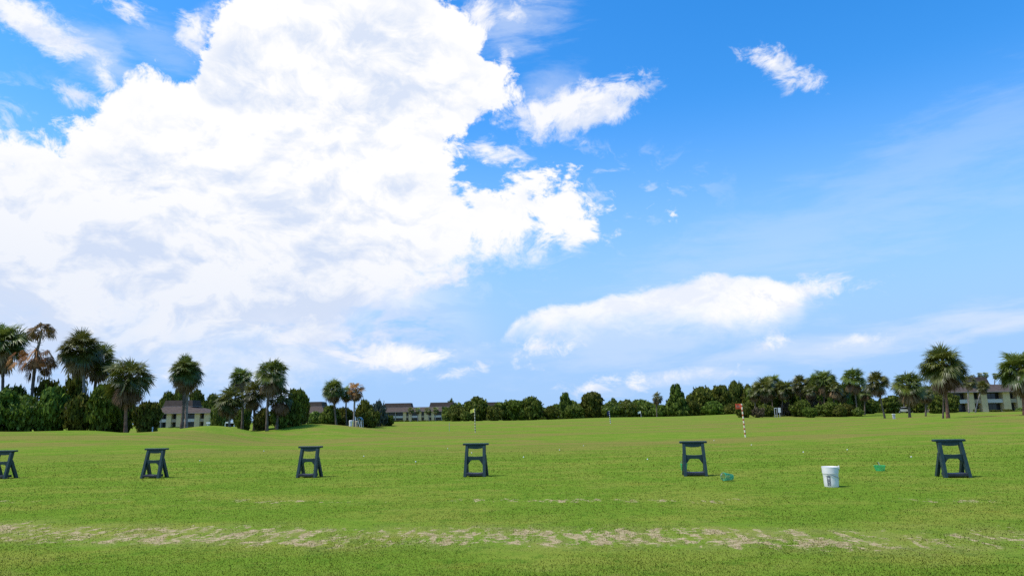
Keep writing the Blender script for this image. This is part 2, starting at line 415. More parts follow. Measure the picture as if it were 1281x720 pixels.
# ------------------------------------------------------------------ palms
def fan_leaf(mb, az, el, L1, L2, sag, nseg, rng, tint, base=(0, 0, 0), closed=0.0, pet=True, roll=.55):
    d0 = Vector((math.cos(el) * math.cos(az), math.cos(el) * math.sin(az), math.sin(el)))
    S = Vector((-math.sin(az), math.cos(az), 0))
    base = Vector(base)
    pts = [base + d0 * (L1 * t) + Vector((0, 0, -.28 * sag * L1 * t * t)) for t in (0, .5, 1)]
    T = (pts[2] - pts[1]).normalized(); N = S.cross(T).normalized()
    if N.z < 0: N = -N
    S0 = S; ro = max(-.9, min(.9, rng.gauss(0, roll))); S = (S0 * math.cos(ro) + N * math.sin(ro)).normalized(); N = (N * math.cos(ro) - S0 * math.sin(ro)).normalized()
    if pet:
        w = .035 * (L1 + L2)/2.2 + .012
        o = [p + S0 * (w * (1 - .5 * i / 2) * sg) for i, p in enumerate(pts) for sg in (-1, 1)]
        mb.add(o, [(0, 1, 3, 2), (2, 3, 5, 4)], min(1, tint + .35))
    amax = R(118) * (1 - .55 * closed)
    for k in range(nseg):
        a = -amax + 2 * amax * (k + .5) / nseg + rng.uniform(-.04, .04)
        e = T * math.cos(a) + S * math.sin(a); per = -T * math.sin(a) + S * math.cos(a)
        e = (e + N * (.30 * abs(math.sin(a)) ** 2 - .05)).normalized()
        L = L2 * (.62 + .38 * math.cos(a * .75)) * rng.uniform(.85, 1.08)
        root = pts[2] - T * (.04 * L2)
        mid = root + e * (L * .52) + Vector((0, 0, -.10 * sag * L)); hw = L * .52 * math.tan(amax / nseg) * .95
        tip = mid + (e + Vector((0, 0, -(.25 + 1.1 * sag) * rng.uniform(.5, 1.5)))).normalized() * (L * .46)
        mb.add([root, mid - per * hw, mid + per * hw, tip], [(0, 1, 2), (2, 1, 3)], min(1, max(0, tint + rng.uniform(-.14, .14))))

def palm_variant(seed, n=46, skirt=16, L1=.46, L2=.56, nseg=20, sag=.45, lo=-35, mat='palm', skirtmat='dead', squash=1.0):
    rng = random.Random(seed); g = MB(); s = MB()
    for i in range(n):
        n_ = n; f = (i + .5) / n_; inner = rng.random() < .42
        el = math.asin(max(-1, min(1, 1 - (1 - math.sin(R(lo))) * f ** .92))) ; el = min(el, R(82)) + rng.uniform(-.12, .12)
        az = i * 2.39996 + rng.uniform(-.3, .3); k = rng.uniform(.86, 1.1) * (rng.uniform(.5, .75) if inner else 1)
        fan_leaf(g, az, el, L1 * k, L2 * k, sag * (.55 + .9 * f), nseg, rng, .75 - .55 * f + rng.uniform(-.2, .2), (0, 0, .06 * (1 - f)))
    for i in range(skirt):
        el = R(rng.uniform(-88, -34)); az = i * 2.39996 + rng.uniform(-.5, .5); k = rng.uniform(.7, 1.0)
        fan_leaf(s, az, el, L1 * .95 * k, L2 * 1.05 * k, 1.0, 12, rng, rng.uniform(.1, .9), (0, 0, -.05), .55)
    return g.mesh('palm_crown', M[mat]), s.mesh('palm_dead_fronds', M[skirtmat]) if skirt else None

PV = {
    'a': palm_variant(1, 78, 26, lo=-26, nseg=28), 'b': palm_variant(2, 86, 26, .46, .54, 28, .45, -30), 'c': palm_variant(3, 70, 14, .46, .56, 26, .4, -34),
    'd': palm_variant(4, 78, 38, .46, .54, 26, .5, -24), 'y': palm_variant(5, 64, 20, .46, .54, 16, .6, -46, 'palm_yellow'),
    'r': palm_variant(6, 44, 46, .46, .5, 14, .6, -32, 'palm', 'dead'), 's': palm_variant(7, 44, 8, .5, .5, 10, .5, -40),
    'rr': palm_variant(8, 44, 40, .46, .5, 14, .6, -44, 'rust', 'dead'),
}
rngp = random.Random(77)
def trunk_obj(parent, b, top, r_, mat, name='trunk', boot=0.0):
    mb = MB(); b = Vector(b); top = Vector(top); h = (top - b).length; pts = []; rad = []
    bow = rngp.uniform(-.03, .03) * h; N = max(8, int(h / .35))
    for i in range(N + 1):
        t = i / N; p = b.lerp(top, t) + Vector((bow * math.sin(math.pi * t), 0, 0))
        pts.append(p); rad.append(r_ * (1.25 - .45 * min(1, t * 5) if t < .2 else .80 + .12 * t) * rngp.uniform(.90, 1.1))
    if boot:
        ax = (top - b).normalized(); pts[-1] = pts[-1] - ax * .9 * boot
        for dz, q in ((-.55, .55), (-.2, 1.0), (.15, .9), (.5, .35)): pts.append(top + ax * boot * dz); rad.append(boot * q)
    pts[0] = pts[0] - Vector((0, 0, .25))
    mb.tube(pts, rad, 9); return mb.build(name, M[mat], parent, True)

def palm(base, hub, Rpx, D, var, label, group, trunk='trunk', tr=.17, name='palm_tree', stretch=1.0):
    pb = at(base[0], base[1], D); zg = H(pb.x, pb.y); B = Vector((pb.x, pb.y, zg))
    P = at(hub[0], hub[1], D); s = Rpx * D / F * 1.10
    if P.z < zg + s * .8: P.z = zg + s * .8
    o = empty(name, B, label, 'palm tree', group)
    trunk_obj(o, (0, 0, 0), P - B, tr, trunk, 'trunk', s * .17)
    g, sk = PV[var]; rz = rngp.uniform(0, 6.28)
    link('crown', g, o, P - B, (0, 0, rz), (s, s, s * stretch))
    if sk: link('dead_fronds', sk, o, P - B, (0, 0, rz), (s, s, s * stretch))
    return o

gl = 'palms of the clump at the left edge'
palm((0, 538), (3, 430), 35, 78, 'a', 'tall green palm cut by the left edge, beside the dead brown palm', gl, 'trunk')
palm((104, 538), (102, 437), 31, 76, 'b', 'tall palm with grey trunk, left of a touching pair right of the dead palm', gl, 'trunk_grey')
palm((117, 538), (124, 450), 27, 79, 'c', 'palm with darker trunk, lower right one of the touching pair after the dead palm', gl, 'trunk')
palm((157, 543), (162, 473), 32, 71, 'd', 'short broad palm with reddish trunk at the right end of the left clump', gl, 'trunk_red', .19)
gp = 'pair of palms before the left building'
palm((227, 540), (232, 463), 22, 75, 'b', 'palm with brown trunk, left half of the lone pair before the left building', gp, 'trunk', .19, stretch=1.1)
palm((232.5, 540), (236, 467), 21, 75.8, 'd', 'palm with pale grey trunk, right half of the lone pair before the left building', gp, 'trunk_grey', .19, stretch=1.1)
g3 = 'palms of the clump on the low mound'
palm((303, 536), (302, 472), 16, 85, 'a', 'palm whose round head rises left of the tallest palm on the mound', g3)
palm((334, 537), (340, 468), 23, 80, 'd', 'tallest palm of the clump on the mound, dense pointed dark head', g3, stretch=1.05)
palm((287, 534), (288, 500), 21, 80, 'y', 'low yellowish green palm at the left end of the mound clump', g3, 'trunk_grey')
palm((318, 536), (318, 492), 20, 83, 'c', 'low green palm between yellowish palm and tallest palm on the mound', g3)
palm((346, 537), (352, 496), 21, 81, 'r', 'low palm with brown hanging fronds under the tallest mound palm', g3)
g4 = 'palms of the small clump left of centre'
palm((421, 535), (417, 487), 16, 108, 'b', 'tall dark green palm on the left of the small clump left of centre', g4, stretch=1.05)
palm((443, 537), (445, 487), 13.5, 104, 'rr', 'palm with rusty brown head on the right of the small clump left of centre', g4, 'trunk_grey', .15)
palm((434, 536), (434, 490), 12, 110, 'r', 'palm squeezed between the dark palm and the rusty palm left of centre', g4, 'trunk', .13)
g5 = 'small palms before the long far building'
for i, (bx, hx, rp, lab) in enumerate([(514, 514, 5.2, 'leftmost small palm before the long far building'), (522.5, 522.5, 5.0, 'second small palm from the left before the far building'),
                               (537, 535, 5.4, 'third small palm, left of the right hand pair at the far building'), (544.5, 545, 5.6, 'rightmost small palm before the long far building')]):
    palm((bx, 527.5), (hx, 512.8), rp, 310, 's', lab, g5, 'trunk_grey', .2)
palm((822, 522), (822, 496), 9, 186, 'r', 'lone brownish palm in the tree line left of the dark spiky tree', None)
gf = 'palms of the dense stand right of the orange flag'
FP = [(946, 521, 944, 490, 11, 152, 'y', 'yellowish low palm at the left end of the dense palm stand'),
      (956, 521, 956, 484, 16, 150, 'a', 'full green palm near the left end of the dense palm stand'),
      (967, 521, 966, 480, 15, 155, 'd', 'tall palm forming the first peak of the dense palm stand'),
      (978, 521, 979, 486, 13, 149, 'b', 'palm right of the first peak of the dense palm stand, above the white sign'),
      (987, 521, 986, 484, 12, 156, 'r', 'brown skirted palm right of the white sign in the dense stand'),
      (1002, 521, 1001, 480, 14, 150, 'c', 'spiky open headed palm in the middle of the dense stand'),
      (1011, 521, 1012, 487, 12, 147, 'r', 'lower palm with hanging brown fronds mid way along the dense stand'),
      (1020, 521, 1019, 478, 14, 154, 'b', 'tall palm just left of the dense stand middle peak'),
      (1031, 521, 1031, 476, 17, 149, 'a', 'big green palm at the middle peak of the dense stand'),
      (1044, 521, 1044, 484, 14, 146, 'r', 'brown skirted palm between the two tallest palms of the dense stand'),
      (1053, 521, 1053, 490, 12, 152, 'c', 'lower green palm left of the tallest palm at the stand right end'),
      (1073, 521, 1067, 473, 17, 141, 'd', 'tallest palm near the right end of the dense stand, long brown skirt'),
      (1082, 521, 1082, 489, 11, 149, 'y', 'low yellowish palm at the right end of the dense stand'),
      (1107, 523, 1097, 478, 17, 120, 'c', 'palm with dark leaning trunk standing apart right of the dense stand'),
      (1138, 521.5, 1136, 482, 22, 120, 'd', 'broad headed palm with thick short trunk left of the lone tall palm'),
      (1158, 520, 1157, 490, 13, 126, 'r', 'small brown skirted palm touching the broad headed palm')]
for bx, by, hx, hy, rp, D, v, lab in FP: palm((bx, by), (hx, hy), rp, D, v, lab, gf, 'trunk', .22 if bx == 1138 else .16)
palm((1186, 523), (1180, 457), 31, 82, 'b', 'large lone palm with orange brown trunk before the right building', 'palms beside the right building', 'trunk_red', .19, stretch=1.05)
palm((1179.5, 523), (1178.5, 468), 17, 85, 's', 'slim palm trunk standing close behind the large lone palm', 'palms beside the right building', 'trunk', .10)
palm((1284, 531), (1277, 463), 30, 78, 'a', 'large palm cut by the right edge of the view', 'palms beside the right building', 'trunk_red', .2)
palm((1212, 516), (1211, 477), 11, 150, 's', 'thin palm with small head, left of two before the right building', 'palms beside the right building', 'trunk_grey', .14)
palm((1220, 516), (1229, 483), 9, 152, 'c', 'thin leaning palm, right of two before the right building', 'palms beside the right building', 'trunk_grey', .14)
for hx, hy, lab in [(1217, 471.5, 'leftmost far palm head behind the right building roof'), (1226, 469.0, 'second far palm head behind the right building roof'),
                (1233, 468.5, 'third far palm head behind the right building roof'), (1245, 469.5, 'rightmost far palm head behind the right building roof')]:
    palm((hx, 514), (hx, hy), 4.6, 290, 's', lab, 'far palms behind the right building', 'trunk', .2)

# the dead palm
def dead_palm():
    D = 76; rng = random.Random(9); pb = at(37, 538, D); B = Vector((pb.x, pb.y, H(pb.x, pb.y))); k = D / F
    o = empty('dead_palm_tree', B, 'dead palm with brown drooping fronds and a stalk rising to a tattered tuft', 'palm tree')
    h1 = at(46, 437, D) - B; h2 = at(52, 414, D) - B
    trunk_obj(o, (0, 0, 0), h1, .19, 'trunk')
    mb = MB(); mb.tube([h1 - Vector((0, 0, .3)), h1.lerp(h2, .5) + Vector((.1, 0, 0)), h2], [.17, .11, .07], 7)
    for i in range(9):
        a = rng.uniform(0, 6.28); p = h1.lerp(h2, rng.uniform(0, .8)); q = p + Vector((math.cos(a) * .5, math.sin(a) * .5, rng.uniform(.1, .5)))
        mb.tube([p, p.lerp(q, .6) + Vector((0, 0, .1)), q], [.035, .025, .01], 5)
    mb.build('stalk', M['stalk'], o)
    g = MB()
    for i in range(17):
        az = i * 2.39996; el = R(rng.uniform(-5, 62))
        fan_leaf(g, az, el, rng.uniform(.5, 1.1), 1.25, 1.1, 16, rng, rng.uniform(.2, .9), h2, .35)
    link('dead_tuft', g.mesh('dead_tuft', M['dead']), o)
    g = MB()
    for i in range(25):
        az = i * 2.39996 + .4; el = R(rng.uniform(-42, 24)); L1 = rng.uniform(1.4, 2.2)
        fan_leaf(g, az, el, L1, rng.uniform(1.0, 1.35), 1.35, 16, rng, rng.uniform(.0, 1), h1, .35)
    link('drooping_fronds', g.mesh('drooping_fronds', M['rust']), o)
    g = MB()
    for i in range(12):
        az = i * 2.39996 + 1.4; el = R(rng.uniform(-80, -20)); L1 = rng.uniform(.8, 1.9)
        fan_leaf(g, az, el, L1, rng.uniform(.9, 1.3), 1.5, 14, rng, rng.uniform(.0, .6), h1 - Vector((0, 0, .2)), .5)
    link('dry_fronds', g.mesh('dry_fronds', M['dead']), o)
dead_palm()

# ------------------------------------------------------------------ broadleaf trees and shrubs
def crown_mesh(seed, lobes, n, size, mat, low=0.0, spread=.28):
    rng = np.random.default_rng(seed); L = np.array(lobes)      # cx cy cz rx ry rz
    wgt = L[:, 3] * L[:, 4] + L[:, 3] * L[:, 5]; wgt = wgt / wgt.sum()
    idx = rng.choice(len(L), n * 2, p=wgt); d = rng.normal(size=(n * 2, 3)); d /= np.linalg.norm(d, axis=1)[:, None]
    rad = 1 - np.abs(rng.normal(0, spread, n * 2)); rad = rad + rng.normal(0, .05, n * 2)
    f = 9.0; nz = np.sin(d[:, 0] * f + idx) * np.sin(d[:, 1] * f + 2 * idx) + np.sin(d[:, 2] * f * 1.2 + d[:, 0] * 5)
    rad += nz * .13
    keep = (nz + rng.normal(0, .6, n * 2)) > -.55
    P = L[idx, :3] + d * rad[:, None] * L[idx, 3:]
    keep &= P[:, 2] > low; P = P[keep][:n]; d = d[keep][:n]; nz = nz[keep][:n]; n = len(P)
    nr = d + rng.normal(0, .55, (n, 3)); nr /= np.linalg.norm(nr, axis=1)[:, None]
    t = np.cross(nr, rng.normal(size=(n, 3))); t /= np.linalg.norm(t, axis=1)[:, None]; b = np.cross(nr, t)
    s = size * rng.uniform(.55, 1.35, n)[:, None]
    V = np.stack([P - t * s, P + b * s * .55 + nr * s * .15, P + t * s - nr * s * .2, P - b * s * .55 + nr * s * .15], 1).reshape(-1, 3)
    # sprigs: short lines of leaves that stick out of the crown and break its outline
    m = max(30, n // 45); si = rng.choice(len(L), m, p=wgt); sdir = rng.normal(size=(m, 3)); sdir[:, 2] = np.abs(sdir[:, 2]) * .9 - .1; sdir /= np.linalg.norm(sdir, axis=1)[:, None]
    q = np.tile(np.linspace(.8, 1.0, 9), (m, 1)) + np.linspace(0, 1, 9) * rng.uniform(.05, .5, (m, 1))
    SP = (L[si, None, :3] + sdir[:, None, :] * q[:, :, None] * L[si, None, 3:]).reshape(-1, 3) + rng.normal(0, .012, (m * 9, 3))
    SP = SP[SP[:, 2] > low]; k = len(SP); nr2 = rng.normal(size=(k, 3)); nr2 /= np.linalg.norm(nr2, axis=1)[:, None]
    t2 = np.cross(nr2, rng.normal(size=(k, 3))); t2 /= np.linalg.norm(t2, axis=1)[:, None]; b2 = np.cross(nr2, t2); s2 = size * rng.uniform(.35, .75, k)[:, None]
    V = np.vstack([V, np.stack([SP - t2 * s2, SP + b2 * s2 * .55, SP + t2 * s2, SP - b2 * s2 * .55], 1).reshape(-1, 3)]); nz = np.concatenate([nz, rng.uniform(.0, 1, k)]); n += k
    tint = np.clip(.42 + .16 * nz + rng.normal(0, .26, n), 0, 1)
    return tris_mesh('leaf_crown', V, np.arange(4 * n).reshape(-1, 4), M[mat], np.repeat(tint, 4))

def lobes(seed, k, style):
    rng = random.Random(seed); out = []
    if style == 'bush':
        for i in range(k):
            a = rng.uniform(0, 6.28); r_ = rng.uniform(0, .62); h = rng.uniform(.25, .78 - .35 * r_)
            s = rng.uniform(.17, .34); out.append((r_ * math.cos(a) * 1.2, r_ * math.sin(a) * 1.2, h, s, s, s * .55))
        out.append((0, 0, .35, .68, .68, .36))
    elif style == 'tree':
        for i in range(k):
            a = rng.uniform(0, 6.28); r_ = rng.uniform(.05, .62); h = rng.uniform(.42, .86 - .25 * r_)
            s = rng.uniform(.15, .34); out.append((r_ * math.cos(a) * 1.15, r_ * math.sin(a) * 1.15, h + .05, s, s, s * .40))
        out.append((0, 0, .5, .6, .6, .3)); out.append((0, 0, .25, .55, .55, .25))
    elif style == 'spiky':
        for i in range(k):
            t = i / k; a = i * 2.4; r_ = .55 * (1 - t * .75); out.append((r_ * math.cos(a), r_ * math.sin(a), .15 + .78 * t, .34 * (1.1 - .7 * t), .34 * (1.1 - .7 * t), .10))
        out.append((0, 0, .4, .35, .35, .4))
        for i in range(5): out.append((rng.uniform(-.45, .45), rng.uniform(-.4, .4), .93, .10, .10, .09))
    return out
CV = {}
for st, mat, key, n in [('bush', 'leaf', 'bush', 6500), ('bush', 'leaf_light', 'light', 6000), ('bush', 'leaf_dark', 'darkbush', 5600), ('tree', 'leaf', 'tree', 6200),
                    ('tree', 'leaf_dark', 'darktree', 5600), ('tree', 'leaf_light', 'lighttree', 5000), ('tree', 'leaf', 'loosetree', 900), ('spiky', 'leaf_dark', 'spiky', 4600), ('bush', 'leaf_grey', 'grey', 2400), ('bush', 'leaf_dry', 'dry', 1500)]:
    CV[key] = [crown_mesh(hash((st, mat)) % 1 + i * 17 + len(CV) * 31, lobes(i * 7 + len(CV) * 3, 17 + i, st), n, .085 if n > 3000 else .09, mat) for i in range(3)]

rngb = random.Random(21); cnt = {}
def bush(px, py, D, wpx, top, kind, label, group, cat='shrub', name=None):
    pb = at(px, py, D); zg = H(pb.x, pb.y); B = Vector((pb.x, pb.y, zg)); w = wpx * D / F / 2; h = at(px, top, D).z - zg
    tree = 'tree' in kind or kind == 'spiky'
    o = empty(name or ('broadleaf_tree' if tree else 'shrub'), B, label, 'tree' if tree else cat, group)
    i = cnt.get(kind, 0); cnt[kind] = i + 1
    link('crown', CV[kind][i % 3], o, (0, 0, -.02 * h), (0, 0, rngb.uniform(0, 6.28)), (w * rngb.uniform(.95, 1.12), w * rngb.uniform(.95, 1.12), h * (1.04 if tree else 1.17)))
    mb = MB(); r_ = max(.05, .035 * h)
    nst = 1 if tree else 3
    for s in range(nst):
        a = rngb.uniform(0, 6.28); q = (0, 0) if tree else (math.cos(a) * w * .2, math.sin(a) * w * .2)
        top_ = Vector((q[0] * 2.2, q[1] * 2.2, h * .62)); b0 = Vector((q[0], q[1], -.2))
        mb.tube([b0, b0.lerp(top_, .5) + Vector((.03 * h, 0, 0)), top_], [r_, r_ * .75, r_ * .35], 7)
        for l in range(4 if tree else 2):
            a = l * 1.6 + s + rngb.uniform(0, 1); st = b0.lerp(top_, rngb.uniform(.4, .8)); e = st + Vector((math.cos(a) * w * .6, math.sin(a) * w * .6, h * .25))
            mb.tube([st, st.lerp(e, .5) + Vector((0, 0, -.03 * h)), e], [r_ * .5, r_ * .35, r_ * .15], 5)
    mb.build('trunk' if tree else 'stems', M['bark'], o, True)
    return o

gb = 'bushes of the thicket under the left palms'
for a in [(-6, 539, 73, 60, 484, 'bush', 'green bush cut by the left edge below the tall palm'),
          (30, 540, 74, 46, 495, 'light', 'light green bush at the left end, below the dead palm'),
          (64, 540, 75, 54, 480, 'bush', 'mid green bush right of the dead palm trunk'),
          (98, 540, 74, 44, 491, 'darkbush', 'dark bush below the touching pair of palms'),
          (92, 540, 81, 36, 455, 'loosetree', 'slender leafy tree rising just left of the touching pair of palm trunks'),
          (127, 541, 74, 46, 480, 'bush', 'green bush left of the reddish palm trunk'),
          (151, 541, 76, 40, 497, 'darkbush', 'dark bush directly behind the reddish palm trunk'),
          (140, 541, 77, 40, 468, 'loosetree', 'thin leafy tree whose loose top shows left of the reddish palm'),
          (62, 541, 79, 44, 470, 'loosetree', 'thin leafy tree with a loose top right of the dead palm trunk'),
          (14, 541, 78, 40, 476, 'loosetree', 'thin leafy tree with a loose top left of the dead palm trunk'),
          (182, 541, 74, 36, 500, 'darkbush', 'dark bush right of the reddish palm trunk'),
          (190, 541, 79, 22, 503, 'lighttree', 'small light green tree at the left building corner')]:
    bush(*a, gb)
gd = 'dark trees behind the left building'
for x, w, tp, lab in [(206, 26, 487, 'leftmost dark tree behind the left building'), (224, 26, 484, 'dark tree behind left building, left of the lone palm pair heads'),
                      (244, 24, 486, 'dark tree behind left building, right of the lone palm trunks'), (262, 24, 490, 'dark tree behind the right end of the left building'),
                      (279, 24, 493, 'rightmost dark tree behind the carport')]:
    bush(x, 535, 285, w, tp, 'darktree', lab, gd)
g6 = 'broadleaf growth in the mound clump'
for a in [(370, 536, 83, 34, 481, 'tree', 'round broadleaf tree at the right end of the mound clump'),
          (378, 535, 86, 22, 500, 'darktree', 'dark low tree at the far right of the mound clump'),
          (352, 537, 82, 30, 506, 'darkbush', 'dark bush under the right side of the mound palms'),
          (328, 537, 82, 24, 508, 'darkbush', 'dark bush around the tallest mound palm trunk'),
          (304, 535, 88, 26, 507, 'bush', 'green bush behind the low palms on the mound'),
          (272, 534, 96, 22, 496, 'light', 'light bush behind the yellowish mound palm')]:
    bush(*a, g6)
g7 = 'bushes of the small clump left of centre'
for a in [(396, 533, 114, 22, 513, 'light', 'light bush before the plain beige end wall'),
          (413, 534, 110, 30, 505, 'bush', 'green bush around the dark palm trunk left of centre'),
          (430, 535, 113, 26, 508, 'darkbush', 'dark bush between the palm trunks left of centre'),
          (455, 534, 115, 30, 499, 'bush', 'tall green bush behind the blue canopy'),
          (474, 532, 118, 22, 499, 'grey', 'grey green bush at the right of the small clump'),
          (463, 533, 112, 28, 511, 'darkbush', 'dark bush right of the blue canopy'),
          (485, 531, 120, 18, 518, 'bush', 'low green bush before the left end of the long building')]:
    bush(*a, g7)
gt = 'trees and bushes along the far edge of the range'
for a in [(564, 528, 392, 12, 496, 'loosetree', 'far tree poking above the long building roof'),
          (571, 527.5, 200, 26, 506, 'darkbush', 'dark bush hiding the right end of the long building'),
          (583, 527.5, 192, 18, 513, 'bush', 'low bush left of the yellow flag pole'),
          (598, 527, 196, 38, 497, 'tree', 'round tree behind the yellow flag'),
          (619, 527, 194, 24, 506, 'darkbush', 'dark bush right of the yellow flag tree'),
          (638, 526.5, 197, 38, 497, 'tree', 'wide tree in the far line right of the yellow flag'),
          (667, 526, 195, 34, 494, 'darktree', 'dark ragged tree left of the low brownish bushes'),
          (690, 525, 198, 26, 507, 'bush', 'low olive bush between the dark ragged tree and the egg shaped tree'),
          (708, 524.5, 203, 18, 490, 'darktree', 'egg shaped dark tree left of the big round tree'),
          (718, 524, 196, 26, 505, 'bush', 'bush below the egg shaped tree'),
          (741, 523.5, 198, 36, 489, 'darktree', 'big round dark tree left of the blue flag'),
          (768, 523, 208, 16, 496, 'darktree', 'small round tree top above the hedge by the blue flag'),
          (764, 523, 196, 28, 503, 'light', 'light hedge bush right behind the blue flag'),
          (785, 522.5, 196, 30, 499, 'light', 'light hedge bush behind the white flag, left side'),
          (808, 522.5, 196, 30, 498, 'light', 'light hedge bush behind the white flag, right side'),
          (826, 522.5, 193, 26, 505, 'bush', 'green bush under the lone brownish palm'),
          (848, 522.5, 192, 36, 482, 'spiky', 'dark spiky conifer like tree in the far tree line'),
          (865, 522, 193, 26, 499, 'darkbush', 'dark bush right of the spiky tree'),
          (880, 522, 198, 40, 479, 'tree', 'tall broad tree right of the spiky tree'),
          (904, 522, 200, 38, 481, 'darktree', 'broad dark tree behind and left of the orange flag'),
          (922, 520, 203, 24, 475, 'darktree', 'taller thin topped dark tree above the orange flag'),
          (938, 519.5, 200, 24, 482, 'tree', 'tree between the orange flag and the dense palm stand'),
          (893, 521.5, 190, 34, 501, 'bush', 'low bush in front of the broad dark tree'),
          (918, 519.5, 186, 28, 502, 'darkbush', 'low dark bush just behind the orange flag'),
          (654, 526, 205, 24, 507, 'light', 'light bush between two trees in the far line'),
          (752, 523, 205, 24, 505, 'darkbush', 'dark bush right of the big round tree')]:
    bush(*a, gt)
gs = 'undergrowth of the dense palm stand'
for a in [(938, 520, 158, 24, 500, 'darkbush', 'dark bush at the left foot of the dense palm stand'),
          (958, 521, 146, 26, 504, 'darkbush', 'dark undergrowth left of the white sign'),
          (986, 521, 151, 26, 503, 'dry', 'dry grey brown brush right of the white sign'),
          (1003, 521.5, 146, 30, 499, 'darkbush', 'dark rounded bush in the middle of the palm stand'),
          (1022, 521, 149, 24, 497, 'dry', 'bare pale brush beside the dark rounded bush'),
          (1040, 521.5, 143, 34, 501, 'darkbush', 'broad bush below the middle peak of the palm stand'),
          (1060, 521.5, 143, 24, 504, 'darkbush', 'dark bush left of the tallest stand palm trunk'),
          (972, 521, 162, 30, 497, 'darkbush', 'dark brush behind the white sign'),
          (1088, 519, 162, 30, 497, 'darktree', 'dark tree behind the palm with the leaning trunk'),
          (1115, 518, 164, 32, 494, 'darktree', 'dark tree behind the broad headed palm, left side'),
          (1150, 518, 166, 30, 496, 'darktree', 'dark tree behind the broad headed palm, right side'),
          (1172, 517, 150, 30, 486, 'darktree', 'dark broad tree behind the large lone palm'),
          (1192, 517, 160, 24, 490, 'darktree', 'dark tree hiding the left end of the right building')]:
    bush(*a, gs)
for i, (x, w, tp, kd, lab) in enumerate([(948, 30, 478, 'tree', 'dark tree deep in the stand behind its leftmost palms'), (966, 30, 476, 'tree', 'dark tree deep in the stand behind the first peak'),
        (984, 30, 479, 'tree', 'dark tree deep in the stand above and right of the white sign'), (1003, 30, 477, 'tree', 'dark tree deep in the stand behind the spiky open palm'),
        (1022, 30, 474, 'tree', 'dark tree deep in the stand left of the middle peak'), (1040, 30, 475, 'tree', 'dark tree deep in the stand right of the middle peak'),
        (1058, 30, 476, 'tree', 'dark tree deep in the stand left of the tallest palm head'), (1076, 24, 489, 'darktree', 'dark tree deep in the stand at its right end')]):
    bush(x, 521, 160, w, tp, kd, lab, gs)
for i, (x, w, tp, kd, lab) in enumerate([(930, 20, 505, 'darkbush', 'low dark brush left of the palm stand foot'), (948, 18, 507, 'dry', 'dry brush around the left palm trunks of the stand'), (1014, 18, 508, 'bush', 'small green bush between the two dry brush patches'),
        (1052, 20, 505, 'darkbush', 'dark low bush at the foot of the stand left of the tallest palm'), (1074, 16, 509, 'light', 'light bush at the foot of the tallest stand palm')]):
    bush(x, 521, 140, w, tp, kd, lab, gs)
gh = 'low shrubs at the foot of the buildings'
for a in [(1222, 516, 180, 9, 511, 'darkbush', 'low dark shrub between pilasters of the right building'), (1245, 516, 182, 14, 512, 'darkbush', 'low shrub below the wide windows of the right building'),
          (1262, 516, 182, 12, 511, 'darkbush', 'low shrub by the right pilaster of the right building'), (1280, 516, 160, 16, 509, 'light', 'light shrub at the right edge before the building')]:
    bush(*a, gh)
for k, x in enumerate(range(488, 574, 7)):
    bush(x, 527.5, 330, 8.5, 525.0, 'darkbush', 'clipped dark shrub in the row along the long far building', 'row of shrubs along the long far building')
for k, x in enumerate(range(214, 262, 8)):
    bush(x, 536.5, 225, 8, 533.5, 'darkbush', 'low dark shrub in the row along the left building', 'row of shrubs along the left building')

# far wood seen between and behind the nearer trees
def far_wood():
    rng = np.random.default_rng(3); n = 30000; px = rng.uniform(552, 1180, n)
    topz = 5.6 + .9 * np.sin(px * .09) + .6 * np.sin(px * .31 + 1); z = topz * np.minimum(rng.random(n), 1 - np.abs(rng.normal(0, .1, n)))
    D = 262 + rng.uniform(-9, 9, n); x = (px - 640.5) / F * D; P = np.stack([x, D, z + Hn(x, D)], -1)
    s = rng.uniform(.35, .75, n)[:, None]; nr = rng.normal(size=(n, 3)) + [0, -.6, .4]; nr /= np.linalg.norm(nr, axis=1)[:, None]
    t = np.cross(nr, rng.normal(size=(n, 3))); t /= np.linalg.norm(t, axis=1)[:, None]; b = np.cross(nr, t)
    V = np.stack([P - t * s, P + b * s * .6, P + t * s, P - b * s * .6], 1).reshape(-1, 3)
    me = tris_mesh('distant_woodland', V, np.arange(4 * n).reshape(-1, 4), M['leaf_dark'], np.repeat(rng.random(n), 4))
    o = bpy.data.objects.new('distant_woodland', me); COL.objects.link(o)
    o['label'] = 'low dark woodland beyond the far edge of the range'; o['category'] = 'woodland'; o['kind'] = 'stuff'
far_wood()

